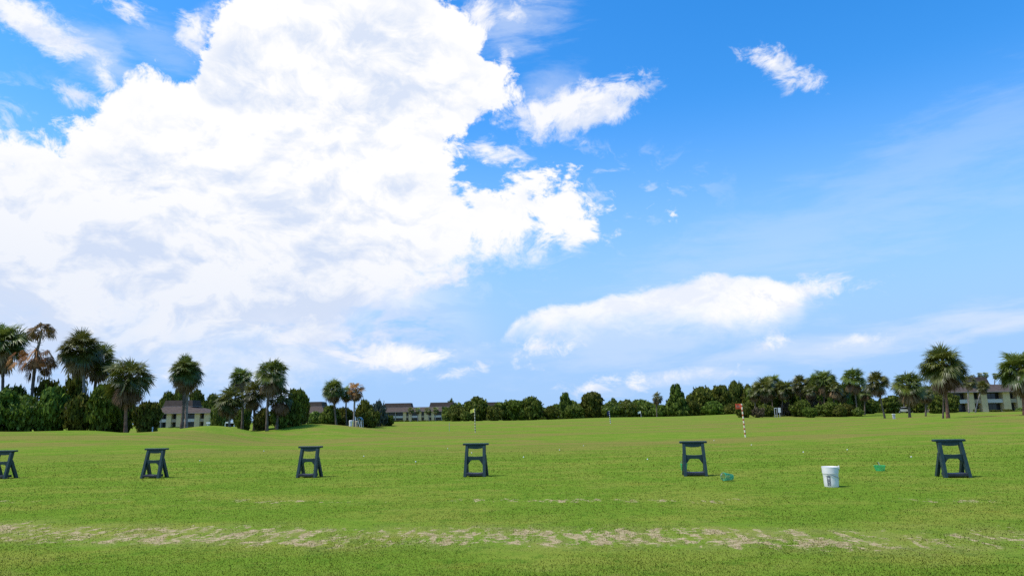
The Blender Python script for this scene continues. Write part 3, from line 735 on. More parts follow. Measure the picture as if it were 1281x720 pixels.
# ------------------------------------------------------------------ buildings
def building(D, base, eave, skirt, upper, x0, x1, bays, uppers, label, hipL=0, hipR=0, depth=14, plainwall=False, slope=None):
    mid = (x0 + x1) / 2
    pb = at(mid, base, D); X = lambda px: at(px, base, D).x - pb.x
    zb = min(H(pb.x, D), pb.z); B = Vector((pb.x, D, zb)); o = empty('apartment_building', B, label, 'building')
    ze = at(mid, eave, D).z - zb; zs = at(mid, skirt, D).z - zb; zu = at(mid, upper, D).z - zb
    W0, W1 = X(x0), X(x1); k = D / F
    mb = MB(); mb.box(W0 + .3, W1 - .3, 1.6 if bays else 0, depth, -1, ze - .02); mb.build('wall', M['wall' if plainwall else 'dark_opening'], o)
    z2 = ze * .5
    if bays:
        m2 = MB(); m2.box(W0 + .35, W1 - .35, .35, 1.62, z2 - .16, z2 + .02); m2.build('floor_slab', M['concrete'], o)
    for kind, a, b in bays:
        a, b = X(a), X(b)
        if kind == 'p':
            m2 = MB(); m2.box(a, b, 0, 1.64, -1, ze - .01); m2.build('pilaster', M['wall'], o)
        elif kind == 'q':
            m2 = MB(); m2.box(a, b, .12, 1.64, -1, ze - .01); m2.build('post', M['fascia'], o)
        else:
            m2 = MB(); m2.box(a + .01, b - .01, .2, .34, z2 - .12, z2 + .82); m2.box(a + .01, b - .01, .14, .40, z2 + .821, z2 + .90)
            m2.build('balcony_railing', M['rail' if kind == 'b' else 'wall_dim'], o)
            for zz0, zz1 in ((.35, z2 - .35), (z2 + .15, ze - .25)):
                m2 = MB(); fr = .09; wy0, wy1 = 1.50, 1.585
                m2.box(a + .06, a + .06 + fr, wy0, wy1, zz0, zz1); m2.box(b - .06 - fr, b - .06, wy0, wy1, zz0, zz1)
                m2.box(a + .15, b - .15, wy0, wy1, zz0, zz0 + fr); m2.box(a + .15, b - .15, wy0, wy1, zz1 - fr, zz1)
                nm = max(1, int((b - a) / 1.6))
                for j in range(1, nm):
                    xm = a + (b - a) * j / nm; m2.box(xm - .04, xm + .04, wy0 + .01, wy1, zz0 + fr, zz1 - fr)
                w = m2.build('window', M['frame'], o)
                m3 = MB(); m3.box(a + .15, b - .15, 1.545, 1.575, zz0 + fr, zz1 - fr); m3.build('pane', M['glass'], w)
    ov = .9
    eav = (W0 - ov, W1 + ov, -ov, depth + ov); ins = (W0 + 1.2 + hipL * k, W1 - 1.2 - hipR * k, 2.6, depth - 2.6)
    mb = MB(); mb.frustum(eav, ze + .16, ins, zs); rf = mb.build('roof', M['roof'], o)
    mb = MB(); mb.box(eav[0] - .04, eav[1] + .04, eav[2] - .04, eav[3] + .04, ze, ze + .157); mb.build('fascia', M['fascia'], rf)
    for a, b in uppers:
        a, b = X(a), X(b)
        m2 = MB(); m2.frustum((a, b, 2.9, depth - 2.9), zs + .02, (a + .5, b - .5, 3.5, depth - 3.5), zu); ur = m2.build('upper_roof', M['roof_dark'], o)
        m3 = MB(); m3.box(a - .15, b + .15, 2.68, depth - 2.68, zs - .03, zs + .10); m3.build('flashing', M['fascia'], ur)
    return o

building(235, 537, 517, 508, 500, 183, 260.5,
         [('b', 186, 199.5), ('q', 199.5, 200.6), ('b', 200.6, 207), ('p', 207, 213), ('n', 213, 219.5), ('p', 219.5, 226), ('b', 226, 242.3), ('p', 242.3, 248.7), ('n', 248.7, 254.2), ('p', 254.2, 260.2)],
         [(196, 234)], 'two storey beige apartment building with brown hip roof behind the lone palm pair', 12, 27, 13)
building(345, 528.5, 514.5, 508.5, 503, 479, 592,
         [('p', 480, 485), ('b', 485, 494), ('q', 494, 495.2), ('b', 495.2, 504), ('p', 504, 508), ('n', 508, 511), ('p', 511, 515), ('b', 515, 523.3), ('p', 523.3, 527), ('n', 527, 530.5),
          ('p', 530.5, 536), ('n', 536, 539.6), ('p', 539.6, 543), ('b', 543, 551.8), ('q', 551.8, 553), ('b', 553, 560.8), ('p', 560.8, 564.4), ('n', 564.4, 567.8), ('p', 567.8, 571.5), ('b', 571.5, 581), ('p', 581, 586)],
         [(478, 513.5), (536, 567)], 'long far two storey apartment building with two raised roof sections, centre left', 0, 0, 13)
building(330, 530, 516, 508, 502, 372, 406, [], [(372, 400)], 'plain beige end wall building with brown roof right of the mound clump', 0, 3, 16, True)
building(372, 528, 514.5, 508, 502.5, 596, 632, [('p', 597, 601), ('b', 601, 612), ('p', 612, 616), ('b', 616, 627), ('p', 627, 631)], [(604, 624)], 'far building of which only brown roof shows behind the yellow flag trees', 0, 0, 14)
building(190, 515.5, 490, 480, 470, 1166, 1330,
         [('p', 1167, 1173), ('b', 1173, 1192), ('q', 1192, 1193.5), ('b', 1193.5, 1213), ('p', 1213, 1221), ('n', 1221, 1230), ('p', 1230, 1237.5), ('b', 1237.5, 1257.5), ('p', 1257.5, 1266.5), ('n', 1266.5, 1275),
          ('p', 1275, 1283), ('b', 1283, 1305), ('p', 1305, 1313), ('b', 1313, 1328)],
         [(1224, 1253)], 'two storey apartment building with beige pilasters at the right edge', 14, 0, 14)

# covered parking, shed, small fixtures
def carport():
    D = 215; pb = at(283, 534, D); zb = H(pb.x, D); o = empty('carport', (pb.x, D, zb), 'low white flat roofed carport behind the mound, right of left building', 'carport')
    X = lambda px: at(px, 530, D).x - pb.x; zr = at(283, 527.2, D).z - zb
    mb = MB(); mb.box(X(258), X(303), 0, 6, zr - .45, zr); mb.build('roof', M['white_paint'], o)
    for x in (259.5, 265.5, 269, 281, 292.5, 302): 
        m2 = MB(); m2.box(X(x) - .16, X(x) + .16, .3, .6, -1, zr - .451); m2.build('post', M['white_paint'], o)
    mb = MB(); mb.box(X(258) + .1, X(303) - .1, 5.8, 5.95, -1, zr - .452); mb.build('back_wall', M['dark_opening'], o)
carport()
def shed():
    D = 92; pb = at(55, 536, D); zb = H(pb.x, D); o = empty('shed', (pb.x, D, zb), 'small pale gabled shed glimpsed under the left bushes', 'shed'); k = D / F
    mb = MB(); mb.prism([(-3 * k, -.5), (3 * k, -.5), (3 * k, 6 * k), (0, 10 * k), (-3 * k, 6 * k)], 'y', 0, 1.6); mb.build('wall', M['white_paint'], o)
    mb = MB(); mb.prism([(-3.6 * k, 5.4 * k), (0, 10.25 * k), (3.6 * k, 5.4 * k), (3.6 * k, 6.0 * k), (0, 11 * k), (-3.6 * k, 6.0 * k)], 'y', -.1, 1.7); mb.build('roof', M['grey_paint'], o)
shed()
def canopy():
    D = 103; pb = at(450, 535.5, D); zb = H(pb.x, D); k = D / F
    o = empty('drinks_cart_canopy', (pb.x, D, zb), 'faded blue canopy on two slanted white posts beside the rusty palm', 'canopy')
    zt = 12.5 * k
    mb = MB()
    prof = [(-3.6 * k, zt - 1.5 * k), (-2.4 * k, zt - .2 * k), (0, zt + .5 * k), (1.8 * k, zt - .2 * k), (3.2 * k, zt - 3 * k), (2.9 * k, zt - 3.0 * k), (1.6 * k, zt - .6 * k), (0, zt + .1 * k), (-2.3 * k, zt - .6 * k), (-3.5 * k, zt - 1.8 * k)]
    mb.prism(prof, 'y', -.6, .7); mb.build('canopy_cloth', M['blue_cloth'], o)
    for y in (-.5, .6):
        m2 = MB(); m2.tube([(1.6 * k, y, -.1), (-2.0 * k, y, zt - 1.0 * k)], .045, 6); m2.build('post', M['white_paint'], o)
    for y in (-.5, .6):
        m2 = MB(); m2.tube([(3.0 * k, y, -.1), (2.6 * k, y, zt - 3 * k)], .04, 6); m2.build('post', M['white_paint'], o)
canopy()
def bin_(px, py, D, wpx, hpx, mat, label):
    pb = at(px, py, D); zb = H(pb.x, pb.y); k = D / F
    o = empty('waste_bin', (pb.x, pb.y, zb), label, 'bin', 'bins beside the blue canopy'); w = wpx * k / 2; h = hpx * k
    mb = MB(); mb.lathe([(w * .86, -.05), (w, h * .86)], 14); mb.build('body', M[mat], o, False)
    mb = MB(); mb.lathe([(w * 1.05, h * .861), (w * 1.05, h * .93), (w * .6, h)], 14); mb.build('lid', M[mat], o, False)
bin_(438.5, 536.3, 103, 4.4, 8.5, 'white_paint', 'whitish bin left of the pale palm trunk by the blue canopy')
bin_(445.8, 536.0, 105, 3.6, 8.0, 'tan_paint', 'tan bin between palm trunk and the blue canopy')
def post(px, py, D, hpx, rad, mat, label, cap=None, name='marker_post'):
    pb = at(px, py, D); zb = H(pb.x, pb.y); h = hpx * D / F; o = empty(name, (pb.x, pb.y, zb), label, 'post')
    mb = MB(); mb.tube([(0, 0, -.2), (0, 0, h * .93)], rad, 8); mb.build('shaft', M[mat], o)
    mb = MB(); mb.lathe([(rad * 1.25, h * .931), (rad * 1.25, h * .98), (rad * .5, h)], 10); mb.build('cap', M[cap or mat], o)
post(190.5, 541, 72, 8.5, .055, 'white_paint', 'thin white marker post on the grass left of the left building')
post(562, 537, 95, 10, .022, 'grey_paint', 'very thin pale stake on the far turf left of yellow flag')
post(931.5, 517.5, 150, 4, .16, 'white_paint', 'stubby white post at the left foot of the palm stand')
def ballwasher():
    D = 105; pb = at(1118.5, 523.5, D); k = D / F; zb = H(pb.x, pb.y); o = empty('tee_marker', (pb.x, pb.y, zb), 'small grey tee box with white top between two palm trunks', 'tee marker')
    mb = MB(); mb.box(-.16, .16, -.1, .1, -.1, 5.0 * k); mb.build('body', M['grey_paint'], o); mb = MB(); mb.box(-.2, .2, -.14, .14, 5.0 * k + .002, 6 * k); mb.build('top', M['white_paint'], o)
ballwasher()
def sign():
    D = 143; pb = at(972.5, 521, D); k = D / F; zb = H(pb.x, pb.y); o = empty('sign', (pb.x, pb.y, zb), 'white sign on posts among the palm trunks of the dense stand', 'sign')
    mb = MB(); mb.box(1.5 * k, 4.8 * k, -.03, .03, 5.6 * k, 11.6 * k); mb.build('panel', M['white_paint'], o)
    for x in (3.1 * k, -2.8 * k, -.2 * k):
        m2 = MB(); m2.box(x - .05, x + .05, -.029 if x > 0 else -.05, .029 if x > 0 else .05, -.2, 5.59 * k if x > 0 else 10.8 * k); m2.build('post', M['grey_paint'], o)
    m2 = MB(); m2.box(-2.8 * k - .05, -.2 * k + .05, -.06, .06, 10.81 * k, 11.5 * k); m2.build('crossbar', M['white_paint'], o)
sign()
def car():
    D = 168; pb = at(1130, 517.5, D); zb = max(H(pb.x, pb.y), at(1130, 517, D).z); o = empty('parked_car', (pb.x, pb.y, zb), 'white car parked in shade between the palm trunks at right', 'car')
    mb = MB(); mb.prism([(-2.2, .35), (2.2, .35), (2.25, .75), (1.3, .92), (.7, 1.42), (-1.0, 1.45), (-1.7, .95), (-2.2, .85)], 'y', -.85, .85); mb.build('body', M['white_paint'], o, False, .06)
    mb = MB(); mb.prism([(1.15, .96), (.65, 1.36), (-.95, 1.38), (-1.5, .98)], 'y', -.86, .86); mb.build('window', M['glass'], o)
    for x in (-1.35, 1.35):
        for y in (-.8, .8):
            m2 = MB(); m2.tube([(x, y - .1, .33), (x, y + .1, .33)], .33, 16); w = m2.build('wheel', M['tyre'], o)
            m2 = MB(); m2.tube([(x, y - .112, .33), (x, y + .112, .33)], .18, 12); m2.build('rim', M['grey_paint'], w)
car()
# curving concrete path beside the lone palm pair
def path():
    pts = [(212, 540.0, 92), (216, 539.5, 95), (222, 538.5, 100), (228, 538.2, 106), (236, 537.5, 118), (244, 537, 140)]
    mb = MB(); vs = []
    for px, py, D in pts:
        p = at(px, py, D)
        for s in (-1.3, 0, 1.3): vs.append((p.x + s * .6, p.y + s * .9, H(p.x + s * .6, p.y + s * .9) + .03))
    fs = [(i*3+j, i*3+j+1, i*3+j+4, i*3+j+3) for i in range(len(pts) - 1) for j in range(2)]
    mb.add(vs, fs); o = mb.build('path', M['concrete']); o['kind'] = 'structure'
path()

# ------------------------------------------------------------------ target flags
def flag(base, top, D, rad, fw_, fh, polemat, flagmat, label, side=-1, tilt=0, patch=False):
    pb = at(base[0], base[1], D); zb = H(pb.x, pb.y); B = Vector((pb.x, pb.y, zb)); T = at(top[0], top[1], D) - B
    o = empty('range_flag', B, label, 'flag', 'target flags out on the range')
    h = T.length; rot = Vector((0, 0, 1)).rotation_difference(T.normalized()).to_euler(); o.rotation_euler = rot
    mb = MB(); mb.tube([(0, 0, -.15), (0, 0, h)], rad, 8); mb.build('pole', M[polemat], o)
    mb = MB(); n = 8; vs = []; fs = []
    for i in range(n + 1):
        t = i / n; x = side * (rad + fw_ * t); yy = .06 * math.sin(t * 5.0) * fw_ / .5; dz = -tilt * t * fw_
        for y_ in (-.006, .006):
            vs += [(x, yy + y_, h - fh + dz), (x, yy + y_, h + dz)]
    for i in range(n):
        a = 4 * i; b = a + 4; fs += [(a, a + 1, b + 1, b), (a + 2, b + 2, b + 3, a + 3), (a + 1, a + 3, b + 3, b + 1), (a, b, b + 2, a + 2)]
    fs += [(0, 2, 3, 1), (4 * n, 4 * n + 1, 4 * n + 3, 4 * n + 2)]
    mb.add(vs, fs); fo = mb.build('flag_cloth', M[flagmat], o)
    if patch:
        mb = MB()
        for j, (a, b, c, d) in enumerate([(.16, .26, .25, .72), (.36, .58, .28, .70), (.66, .86, .26, .72)]):
            for (q0, q1, w0, w1) in ((a, b, c, c + .12), (a, b, d - .12, d), (a, a + .06, c + .12, d - .12), (b - .06, b, c + .12, d - .12)):
                tm = (q0 + q1) / 2; yy = .06 * math.sin(tm * 5.0) * fw_ / .5 - .0125
                mb.box(side * (rad + fw_ * q1), side * (rad + fw_ * q0), yy - .012, yy + .004, h - fh + w0 * fh - tilt * tm * fw_, h - fh + w1 * fh - tilt * tm * fw_)
        mb.build('print', M['orange_pale'], fo)
    return o
flag((594.5, 539.5), (593.6, 510.5), 84, .055, 4.6 * 84 / F, 4.4 * 84 / F, 'pole_y', 'yellow', 'yellow flag on a banded pole, leftmost of the target flags', -1, .35)
flag((932.5, 547), (927.6, 504.6), 46, .046, 7.2 * 46 / F, 6.4 * 46 / F, 'pole_o', 'orange', 'orange flag on a leaning cream and dark banded pole', -1, -.05, True)
flag((763.8, 533), (762.0, 513.2), 112, .055, 2.4 * 112 / F, 5.0 * 112 / F, 'pole_b', 'navy', 'dark blue flag on a white banded pole, in front of the hedge', -1, .6)
flag((802.5, 527.5), (801.3, 513.8), 165, .045, 3.4 * 165 / F, 2.3 * 165 / F, 'grey_paint', 'white_paint', 'white flag on a thin grey pole, farthest of the target flags', -1, .3)

# ------------------------------------------------------------------ golf bag stands
def make_stand():
    o = empty('bag_stand', (0, 0, 0), '', 'bag stand', 'golf bag stands along the tee line')
    m = M['stand']; Ht = .84
    mb = MB(); mb.box(-.335, .335, -.075, .095, Ht - .05, Ht); mb.build('top_board', m, o, False, .012)
    def railp(z1, z0, dip, w0, y0, y1, name):       # rail with a curved lower edge
        mb = MB(); n = 14; top = [(w0 * (1 - 2 * i / n), z1) for i in range(n + 1)]
        bot = [(-w0 + 2 * w0 * i / n, z0 - dip * (1 - (2 * i / n - 1) ** 2)) for i in range(n + 1)]
        mb.prism(top + bot, 'y', y0, y1); return mb.build(name, m, o, False, .006)
    railp(Ht - .0505, Ht - .125, .022, .190, -.060, -.018, 'apron')
    # middle rail, arched with corner brackets below
    w = .200; n = 16
    bot = []
    for i in range(n + 1):
        t = -1 + 2 * i / n; a = abs(t); z = .415 - (0.125 * max(0, (a - .55) / .45) ** 1.0); bot.append((w * t, z))
    top = [(w * (1 - 2 * i / n), .515 - .012 * (1 - (1 - 2 * i / n) ** 2)) for i in range(n + 1)]
    mb = MB(); mb.prism(top + bot, 'y', -.115, -.065); mb.build('middle_rail', m, o, False, .006)
    # slanted A-frame legs: long front leg, shorter rear leg joining it below the middle
    for s in (-1, 1):
        def leg(p0, p1, wy, name, t=.076):
            p0 = Vector(p0); p1 = Vector(p1); mb = MB()
            vs = []
            for p in (p0, p1):
                for dx, dy in ((-t/2, -wy/2), (t/2, -wy/2), (t/2, wy/2), (-t/2, wy/2)): vs.append((p.x + dx, p.y + dy, p.z))
            mb.add(vs, [(0, 3, 2, 1), (4, 5, 6, 7), (0, 1, 5, 4), (1, 2, 6, 5), (2, 3, 7, 6), (3, 0, 4, 7)])
            return mb.build(name, m, o, False, .008)
        leg((s * .252, -.195, 0), (s * .226, -.01, Ht - .0505), .11, 'front_leg')
        leg((s * .262, .20, 0), (s * .2440, -.05, .55), .11, 'rear_leg', .070)
    # bottom shelf, dished
    mb = MB(); n = 10
    prof = [(-.218 + .436 * i / n, .105 - .015 * (1 - (2 * i / n - 1) ** 2)) for i in range(n + 1)]
    mb.prism(prof[::-1] + [(-.218, .03), (.218, .03)], 'y', -.232, .08); mb.build('bottom_shelf', M['stand_shelf'], o, False, .01)
    return o
def copy_tree(o):
    c = o.copy(); COL.objects.link(c)
    for ch in list(o.children):
        d = ch.copy(); COL.objects.link(d); d.parent = c
        for g in list(ch.children):
            e = g.copy(); COL.objects.link(e); e.parent = d
    return c
proto = make_stand()
SR = -math.atan(STRIP)
for i, (px, py, hp, lab, dr) in enumerate([(-2, 598.5, 35.0, 'dark green bag stand cut by the left edge of the view', 0), (188.8, 597.8, 36.8, 'dark green bag stand before the left palms, second from the left', 3),
                                 (384.5, 597, 38.6, 'dark green bag stand left of the picture middle, below the mound clump', 0), (595, 596, 41.3, 'dark green bag stand standing below the yellow flag', 2),
                                 (872, 595.2, 43.0, 'dark green bag stand with a green ball basket behind it', 0), (1199.5, 597, 47, 'dark green bag stand at the right, beyond the white bucket', 1)]):
    o = proto if i == 0 else copy_tree(proto)
    D = .84 * F / hp * .985; p = at(px, py, D)
    # keep it on the ground: distance from the size, height from the terrain
    D2 = flat(px, py).y; D = .5 * D + .5 * D2 if False else D2; p = flat(px, py)
    k = hp * D / F / .84 * .955
    o.location = (p.x, p.y + .19, H(p.x, p.y)); o.rotation_euler = (0, 0, SR + R(dr)); o['label'] = lab; o.scale = (k, k, k)

# ------------------------------------------------------------------ bucket
def bucket():
    p = flat(1040.5, 608.5); k = (p - CAM).dot(fw) / F; o = empty('bucket', (p.x, p.y, H(p.x, p.y)), 'white plastic bucket with faded grey print on the near grass', 'bucket', None, R(12))
    h = 24.6 * k; rb = 8.4 * k; rt_ = 9.5 * k; zc = h * .66
    rr = lambda z: rb + (rt_ - rb) * z / h
    mb = MB(); n = 40
    prof = [(rb * .96, 0), (rb, .012)] + [(rr(z), z) for z in (h * .2, h * .4, zc - .004)] + [(rr(zc) + .001, zc)] + [(rr(h), h - .004), (rr(h) - .004, h), (rr(h) - .012, h - .01), (rr(zc) - .012, zc), (rb * .9, .02)]
    mb.lathe(prof, n, True, True); mb.build('body', M['white_plastic'], o, True)
    mb = MB(); mb.lathe([(rr(zc) + .002, zc), (rr(zc) + .007, zc + .003), (rr(h) + .005, h - .012), (rr(h) + .008, h - .002), (rr(h) + .001, h + .002), (rr(h) - .003, h - .001)], n, False, False); mb.build('collar', M['white_plastic'], o, False)
    mb = MB(); mb.box(-.028, .028, -.012, .012, h - .05, h + .022); e = mb.build('spout', M['white_plastic'], o, False, .006); a = R(-38); e.location = (math.cos(a) * (rr(h) + .012), math.sin(a) * (rr(h) + .012), 0); e.rotation_euler = (0, 0, a + math.pi / 2)
    pts = []
    for i in range(21):
        t = i / 20; a = R(-150 + 118 * t); z = zc - .012 - .105 * max(0, (t - .15) / .85) ** 1.2; pts.append((math.cos(a) * (rr(z) + .008 + .012 * t), math.sin(a) * (rr(z) + .008 + .012 * t), z))
    mb = MB(); mb.tube(pts, .0042, 6); mb.build('handle', M['wire'], o, True)
    # faded upright print: a column of worn block glyphs wrapped on the wall
    mb = MB(); rng = random.Random(4)
    ac = R(-143)
    def patch(a0, a1, z0, z1):
        q = 4; vs = []
        for i in range(q + 1):
            a = a0 + (a1 - a0) * i / q
            for z in (z0, z1): vs.append((math.cos(a) * (rr(z) + .0015), math.sin(a) * (rr(z) + .0015), z))
        mb.add(vs, [(2 * i, 2 * i + 2, 2 * i + 3, 2 * i + 1) for i in range(q)])
    wa = .25
    z = h * .07
    for j in range(6):
        zh = h * .072
        patch(ac - wa, ac - wa * .45, z, z + zh); patch(ac + wa * .45, ac + wa, z, z + zh)
        patch(ac - wa * .45, ac + wa * .45, z, z + zh * (.42 if j % 2 else .30))
        if j not in (4,): patch(ac - wa * .45, ac + wa * .45, z + zh * .62, z + zh * .98)
        z += zh * 1.12
    patch(ac - wa * 1.6, ac + wa * .9, z - .002, z + h * .012)
    mb.build('printed_label', M['ink'], o)
bucket()

# ------------------------------------------------------------------ ball baskets
def basket(px, py, mat, label, lie, rot, hs=1.0, w=.105):
    p = flat(px, py); o = empty('ball_basket', (p.x, p.y, H(p.x, p.y)), label, 'basket', 'wire golf ball baskets left on the tee')
    h = .20 * hs; rb, rt2 = w * .78, w * 1.06
    mb = MB(); n = 22
    for j in range(6):
        t = j / 5; r_ = rb + (rt2 - rb) * t; mb.tube([(math.cos(2*math.pi*i/n) * r_, math.sin(2*math.pi*i/n) * r_, h * t + .006) for i in range(n)], .0045 if j < 5 else .007, 5, closed=True)
    for i in range(n): 
        a = 2 * math.pi * i / n; mb.tube([(math.cos(a) * rb, math.sin(a) * rb, .006), (math.cos(a) * rt2, math.sin(a) * rt2, h + .006)], .0036, 4)
    b = mb.build('mesh_body', M[mat], o)
    mb = MB()
    for j in range(1, 4): mb.tube([(math.cos(2*math.pi*i/n) * rb * j / 4, math.sin(2*math.pi*i/n) * rb * j / 4, .006) for i in range(n)], .0045, 4, closed=True)
    for i in range(10): a = 2 * math.pi * i / 10; mb.tube([(0, 0, .006), (math.cos(a) * rb, math.sin(a) * rb, .006)], .0045, 4)
    b2 = mb.build('base_grid', M[mat], o)
    pts = [(math.cos(a) * rt2, math.sin(a) * rt2 * .25, h + math.sin(a) * .10) for a in [math.pi * i / 12 for i in range(13)]]
    mb = MB(); mb.tube(pts, .005, 5); b3 = mb.build('handle', M['wire'], o)
    if lie:
        o.rotation_euler = (0, R(90 - 6), rot); o.location.z += rt2 * .93
    else: o.rotation_euler = (0, 0, rot)
    return o
basket(916, 601, 'basket_teal', 'teal wire ball basket lying on its side right of the middle right stand', True, R(205), 1.2, .082)
basket(866.5, 591.5, 'basket', 'bright green ball basket standing behind a bag stand', False, R(20), .85, .085).location.y += .9
basket(1101, 588.5, 'basket', 'bright green ball basket standing between the bucket and the right stand', False, R(70), .62, .125)

# golf balls
mbb = MB()
def ballmesh():
    import bmesh
    bm = bmesh.new(); bmesh.ops.create_uvsphere(bm, u_segments=16, v_segments=10, radius=.0214)
    me = bpy.data.meshes.new('golf_ball'); bm.to_mesh(me); bm.free(); me.materials.append(M['ball'])
    me.polygons.foreach_set('use_smooth', [True] * len(me.polygons)); return me
bme = ballmesh()
for px, py in [(590, 566), (455, 571), (893, 549), (700, 562), (1005, 566), (810, 575), (380, 575), (1060, 563), (655, 572), (250, 577), (940, 556), (730, 556), (560, 560), (1140, 572), (520, 578), (330, 566)]:
    p = flat(px, py)
    o = bpy.data.objects.new('golf_ball', bme); COL.objects.link(o); o.location = (p.x, p.y, H(p.x, p.y) + .026)
    tag(o, 'small white golf ball lying in the grass', 'golf ball', 'golf balls lying on the range')

# ------------------------------------------------------------------ sky and sun
SUN_AZ, SUN_EL = R(-106), R(62)       # azimuth from +Y, negative = left
EXPO = 0.45
world = bpy.data.worlds.new('World'); scene.world = world; world.use_nodes = True
wt = NT(world.node_tree); bg = world.node_tree.nodes['Background']
def build_sky():
    t = wt
    sky = t.new('ShaderNodeTexSky', sky_type='NISHITA'); sky.sun_disc = False
    sky.sun_elevation = SUN_EL; sky.sun_rotation = SUN_AZ; sky.air_density = 1.0; sky.dust_density = .6; sky.ozone_density = 1.6
    d = t.new('ShaderNodeTexCoord').outputs['Generated']
    x, y, z = t.sep(d)
    az = t.m('ARCTAN2', x, y); el = t.m('ARCSINE', z)
    P = t.xyz(az, el, 0.0)
    def vadd(a, b):
        n = t.new('ShaderNodeVectorMath', operation='ADD'); t.put(n.inputs[0], a); t.put(n.inputs[1], b); return n.outputs[0]
    def warped(v, scale, amp, detail=2):        # domain warp, for billowing edges
        wv = t.noise(v, scale, detail, .55); c = t.new('ShaderNodeVectorMath', operation='SUBTRACT'); t.put(c.inputs[0], wv.outputs['Color']); c.inputs[1].default_value = (.5, .5, .5)
        w = t.new('ShaderNodeVectorMath', operation='SCALE'); t.put(w.inputs[0], c.outputs[0]); w.inputs['Scale'].default_value = amp
        return vadd(v, w.outputs[0])
    Q = t.mapping(P, (0, 0, 0), (0, 0, R(8)), (1, 1.5, 1))
    WQ = warped(warped(Q, 5.0, .12), 22.0, .022)
    n1 = t.m('SUBTRACT', t.noise(WQ, 7.0, 7, .62).outputs[0], .5)
    n2 = t.m('SUBTRACT', t.noise(WQ, 30.0, 5, .68, .2).outputs[0], .5)
    fl = t.m('ADD', t.m('MULTIPLY', n1, .25), t.m('MULTIPLY', n2, .085))       # edge displacement in radians
    def curve(inp, pts, i0, i1, o0, o1):
        n = t.new('ShaderNodeFloatCurve'); c = n.mapping.curves[0]
        pts = sorted((min(1, max(0, (a - i0) / (i1 - i0))), (b - o0) / (o1 - o0)) for a, b in pts)
        c.points[0].location = pts[0]; c.points[1].location = pts[-1]
        for p in pts[1:-1]: c.points.new(*p)
        for p in c.points: p.handle_type = 'VECTOR'
        n.mapping.update(); t.put(n.inputs['Value'], t.ss(inp, i0, i1, 0, 1, 'LINEAR'))
        return t.ss(n.outputs[0], 0, 1, o0, o1, 'LINEAR')
    def blob(c, s, rot=0):
        a, e = azel(*c); v = t.mapping(P, (a, e, 0), (0, 0, R(rot)), (s[0] / F, s[1] / F, 1), 'TEXTURE')
        l = t.new('ShaderNodeVectorMath', operation='LENGTH'); t.put(l.inputs[0], v)
        return t.m('MULTIPLY', t.m('SUBTRACT', 1.0, l.outputs['Value']), min(s) / F)
    # --- the big cumulus bank: right edge az(el), upper left edge el(az)
    E = [azel(px, py) for px, py in [(568, -60), (568, 0), (590, 30), (605, 62), (636, 92), (645, 125), (630, 150), (592, 172), (574, 200), (572, 225), (590, 255), (600, 290), (590, 320), (560, 345), (520, 365), (500, 385), (470, 405), (450, 440), (420, 480)]]
    edge = curve(el, [(b, a) for a, b in E], -.1, .75, -1.2, 1.2)
    Tp = [azel(px, py) for px, py in [(-60, 150), (0, 152), (60, 166), (100, 160), (140, 118), (185, 96), (225, 100), (248, 74), (256, 42), (280, 6), (310, -60), (700, -80)]]
    topc = curve(az, Tp, -.8, .5, -.1, .8)
    s1 = t.m('SUBTRACT', edge, az); s2 = t.m('SUBTRACT', topc, el)
    sd = t.m('MINIMUM', s1, s2)
    for c, s, rot in [((640, 266), (116, 42), 3), ((700, 280), (68, 24), 8), ((610, 318), (70, 26), 14), ((660, 244), (70, 22), 0)]: sd = t.m('MAXIMUM', sd, blob(c, s, rot))
    soft = t.ss(el, .28, .14, .020, .13)
    main = t.ss(t.m('ADD', sd, fl), t.m('MULTIPLY', soft, -.3), t.m('MULTIPLY', soft, 1.0))
    lowfade = t.ss(t.m('ADD', el, t.m('ADD', t.m('MULTIPLY', n1, .25), t.m('MULTIPLY', az, .06))), -.02, .13)
    main = t.m('MULTIPLY', t.m('MULTIPLY', main, lowfade), t.ss(sd, -.085, -.045))
    # thin torn shreds around the bank
    nw = t.noise(warped(t.mapping(P, (.3, .2, 0), (0, 0, R(12)), (1, 1.6, 1)), 9.0, .06), 13.0, 6, .66, .3).outputs[0]
    shred = t.m('MULTIPLY', t.ss(nw, .52, .66), t.ss(sd, -.085, .01))
    shred = t.m('MULTIPLY', shred, t.ss(el, .25, .34, .25, .75))
    # --- separate sharp clouds (centre px, half sizes px, tilt deg)
    acc = None
    for c, s, rot in [((728, 138), (96, 33), 14), ((690, 150), (60, 20), -6), ((785, 118), (42, 17), 15), ((660, 142), (56, 19), 6), ((612, 190), (56, 14), -8), ((722, 172), (22, 9), -25), ((600, 182), (34, 14), 0), ((748, 293), (26, 7), 12),
                      ((972, 82), (50, 15), -30), ((952, 66), (24, 10), -15), ((995, 102), (26, 9), -20), ((35, 28), (78, 26), -18), ((95, 118), (22, 12), -20), ((55, 50), (40, 10), -10), ((155, 6), (30, 13), -20), ((130, 95), (34, 14), -35), ((245, 42), (24, 26), 25), ((640, 18), (30, 14), 10), ((632, 75), (10, 18), 20), ((600, 20), (30, 20), 0),
                      ((672, 433), (42, 15), 0), ((490, 446), (40, 15), -8), ((541, 448), (36, 12), 6), ((535, 352), (92, 18), 12), ((478, 364), (36, 12), 0), ((735, 484), (42, 13), 8), ((842, 470), (64, 13), 8), ((600, 459), (44, 7), 10), ((650, 461), (14, 3.5), 0), ((425, 432), (34, 8), -10),
                      ((715, 487), (14, 9), 20), ((975, 426), (26, 7), 15), ((1070, 425), (30, 6), 8), ((1004, 364), (66, 19), 0), ((960, 372), (60, 24), 0), ((1050, 362), (26, 6), -8)]:
        b = blob(c, s, rot); acc = b if acc is None else t.m('MAXIMUM', acc, b)
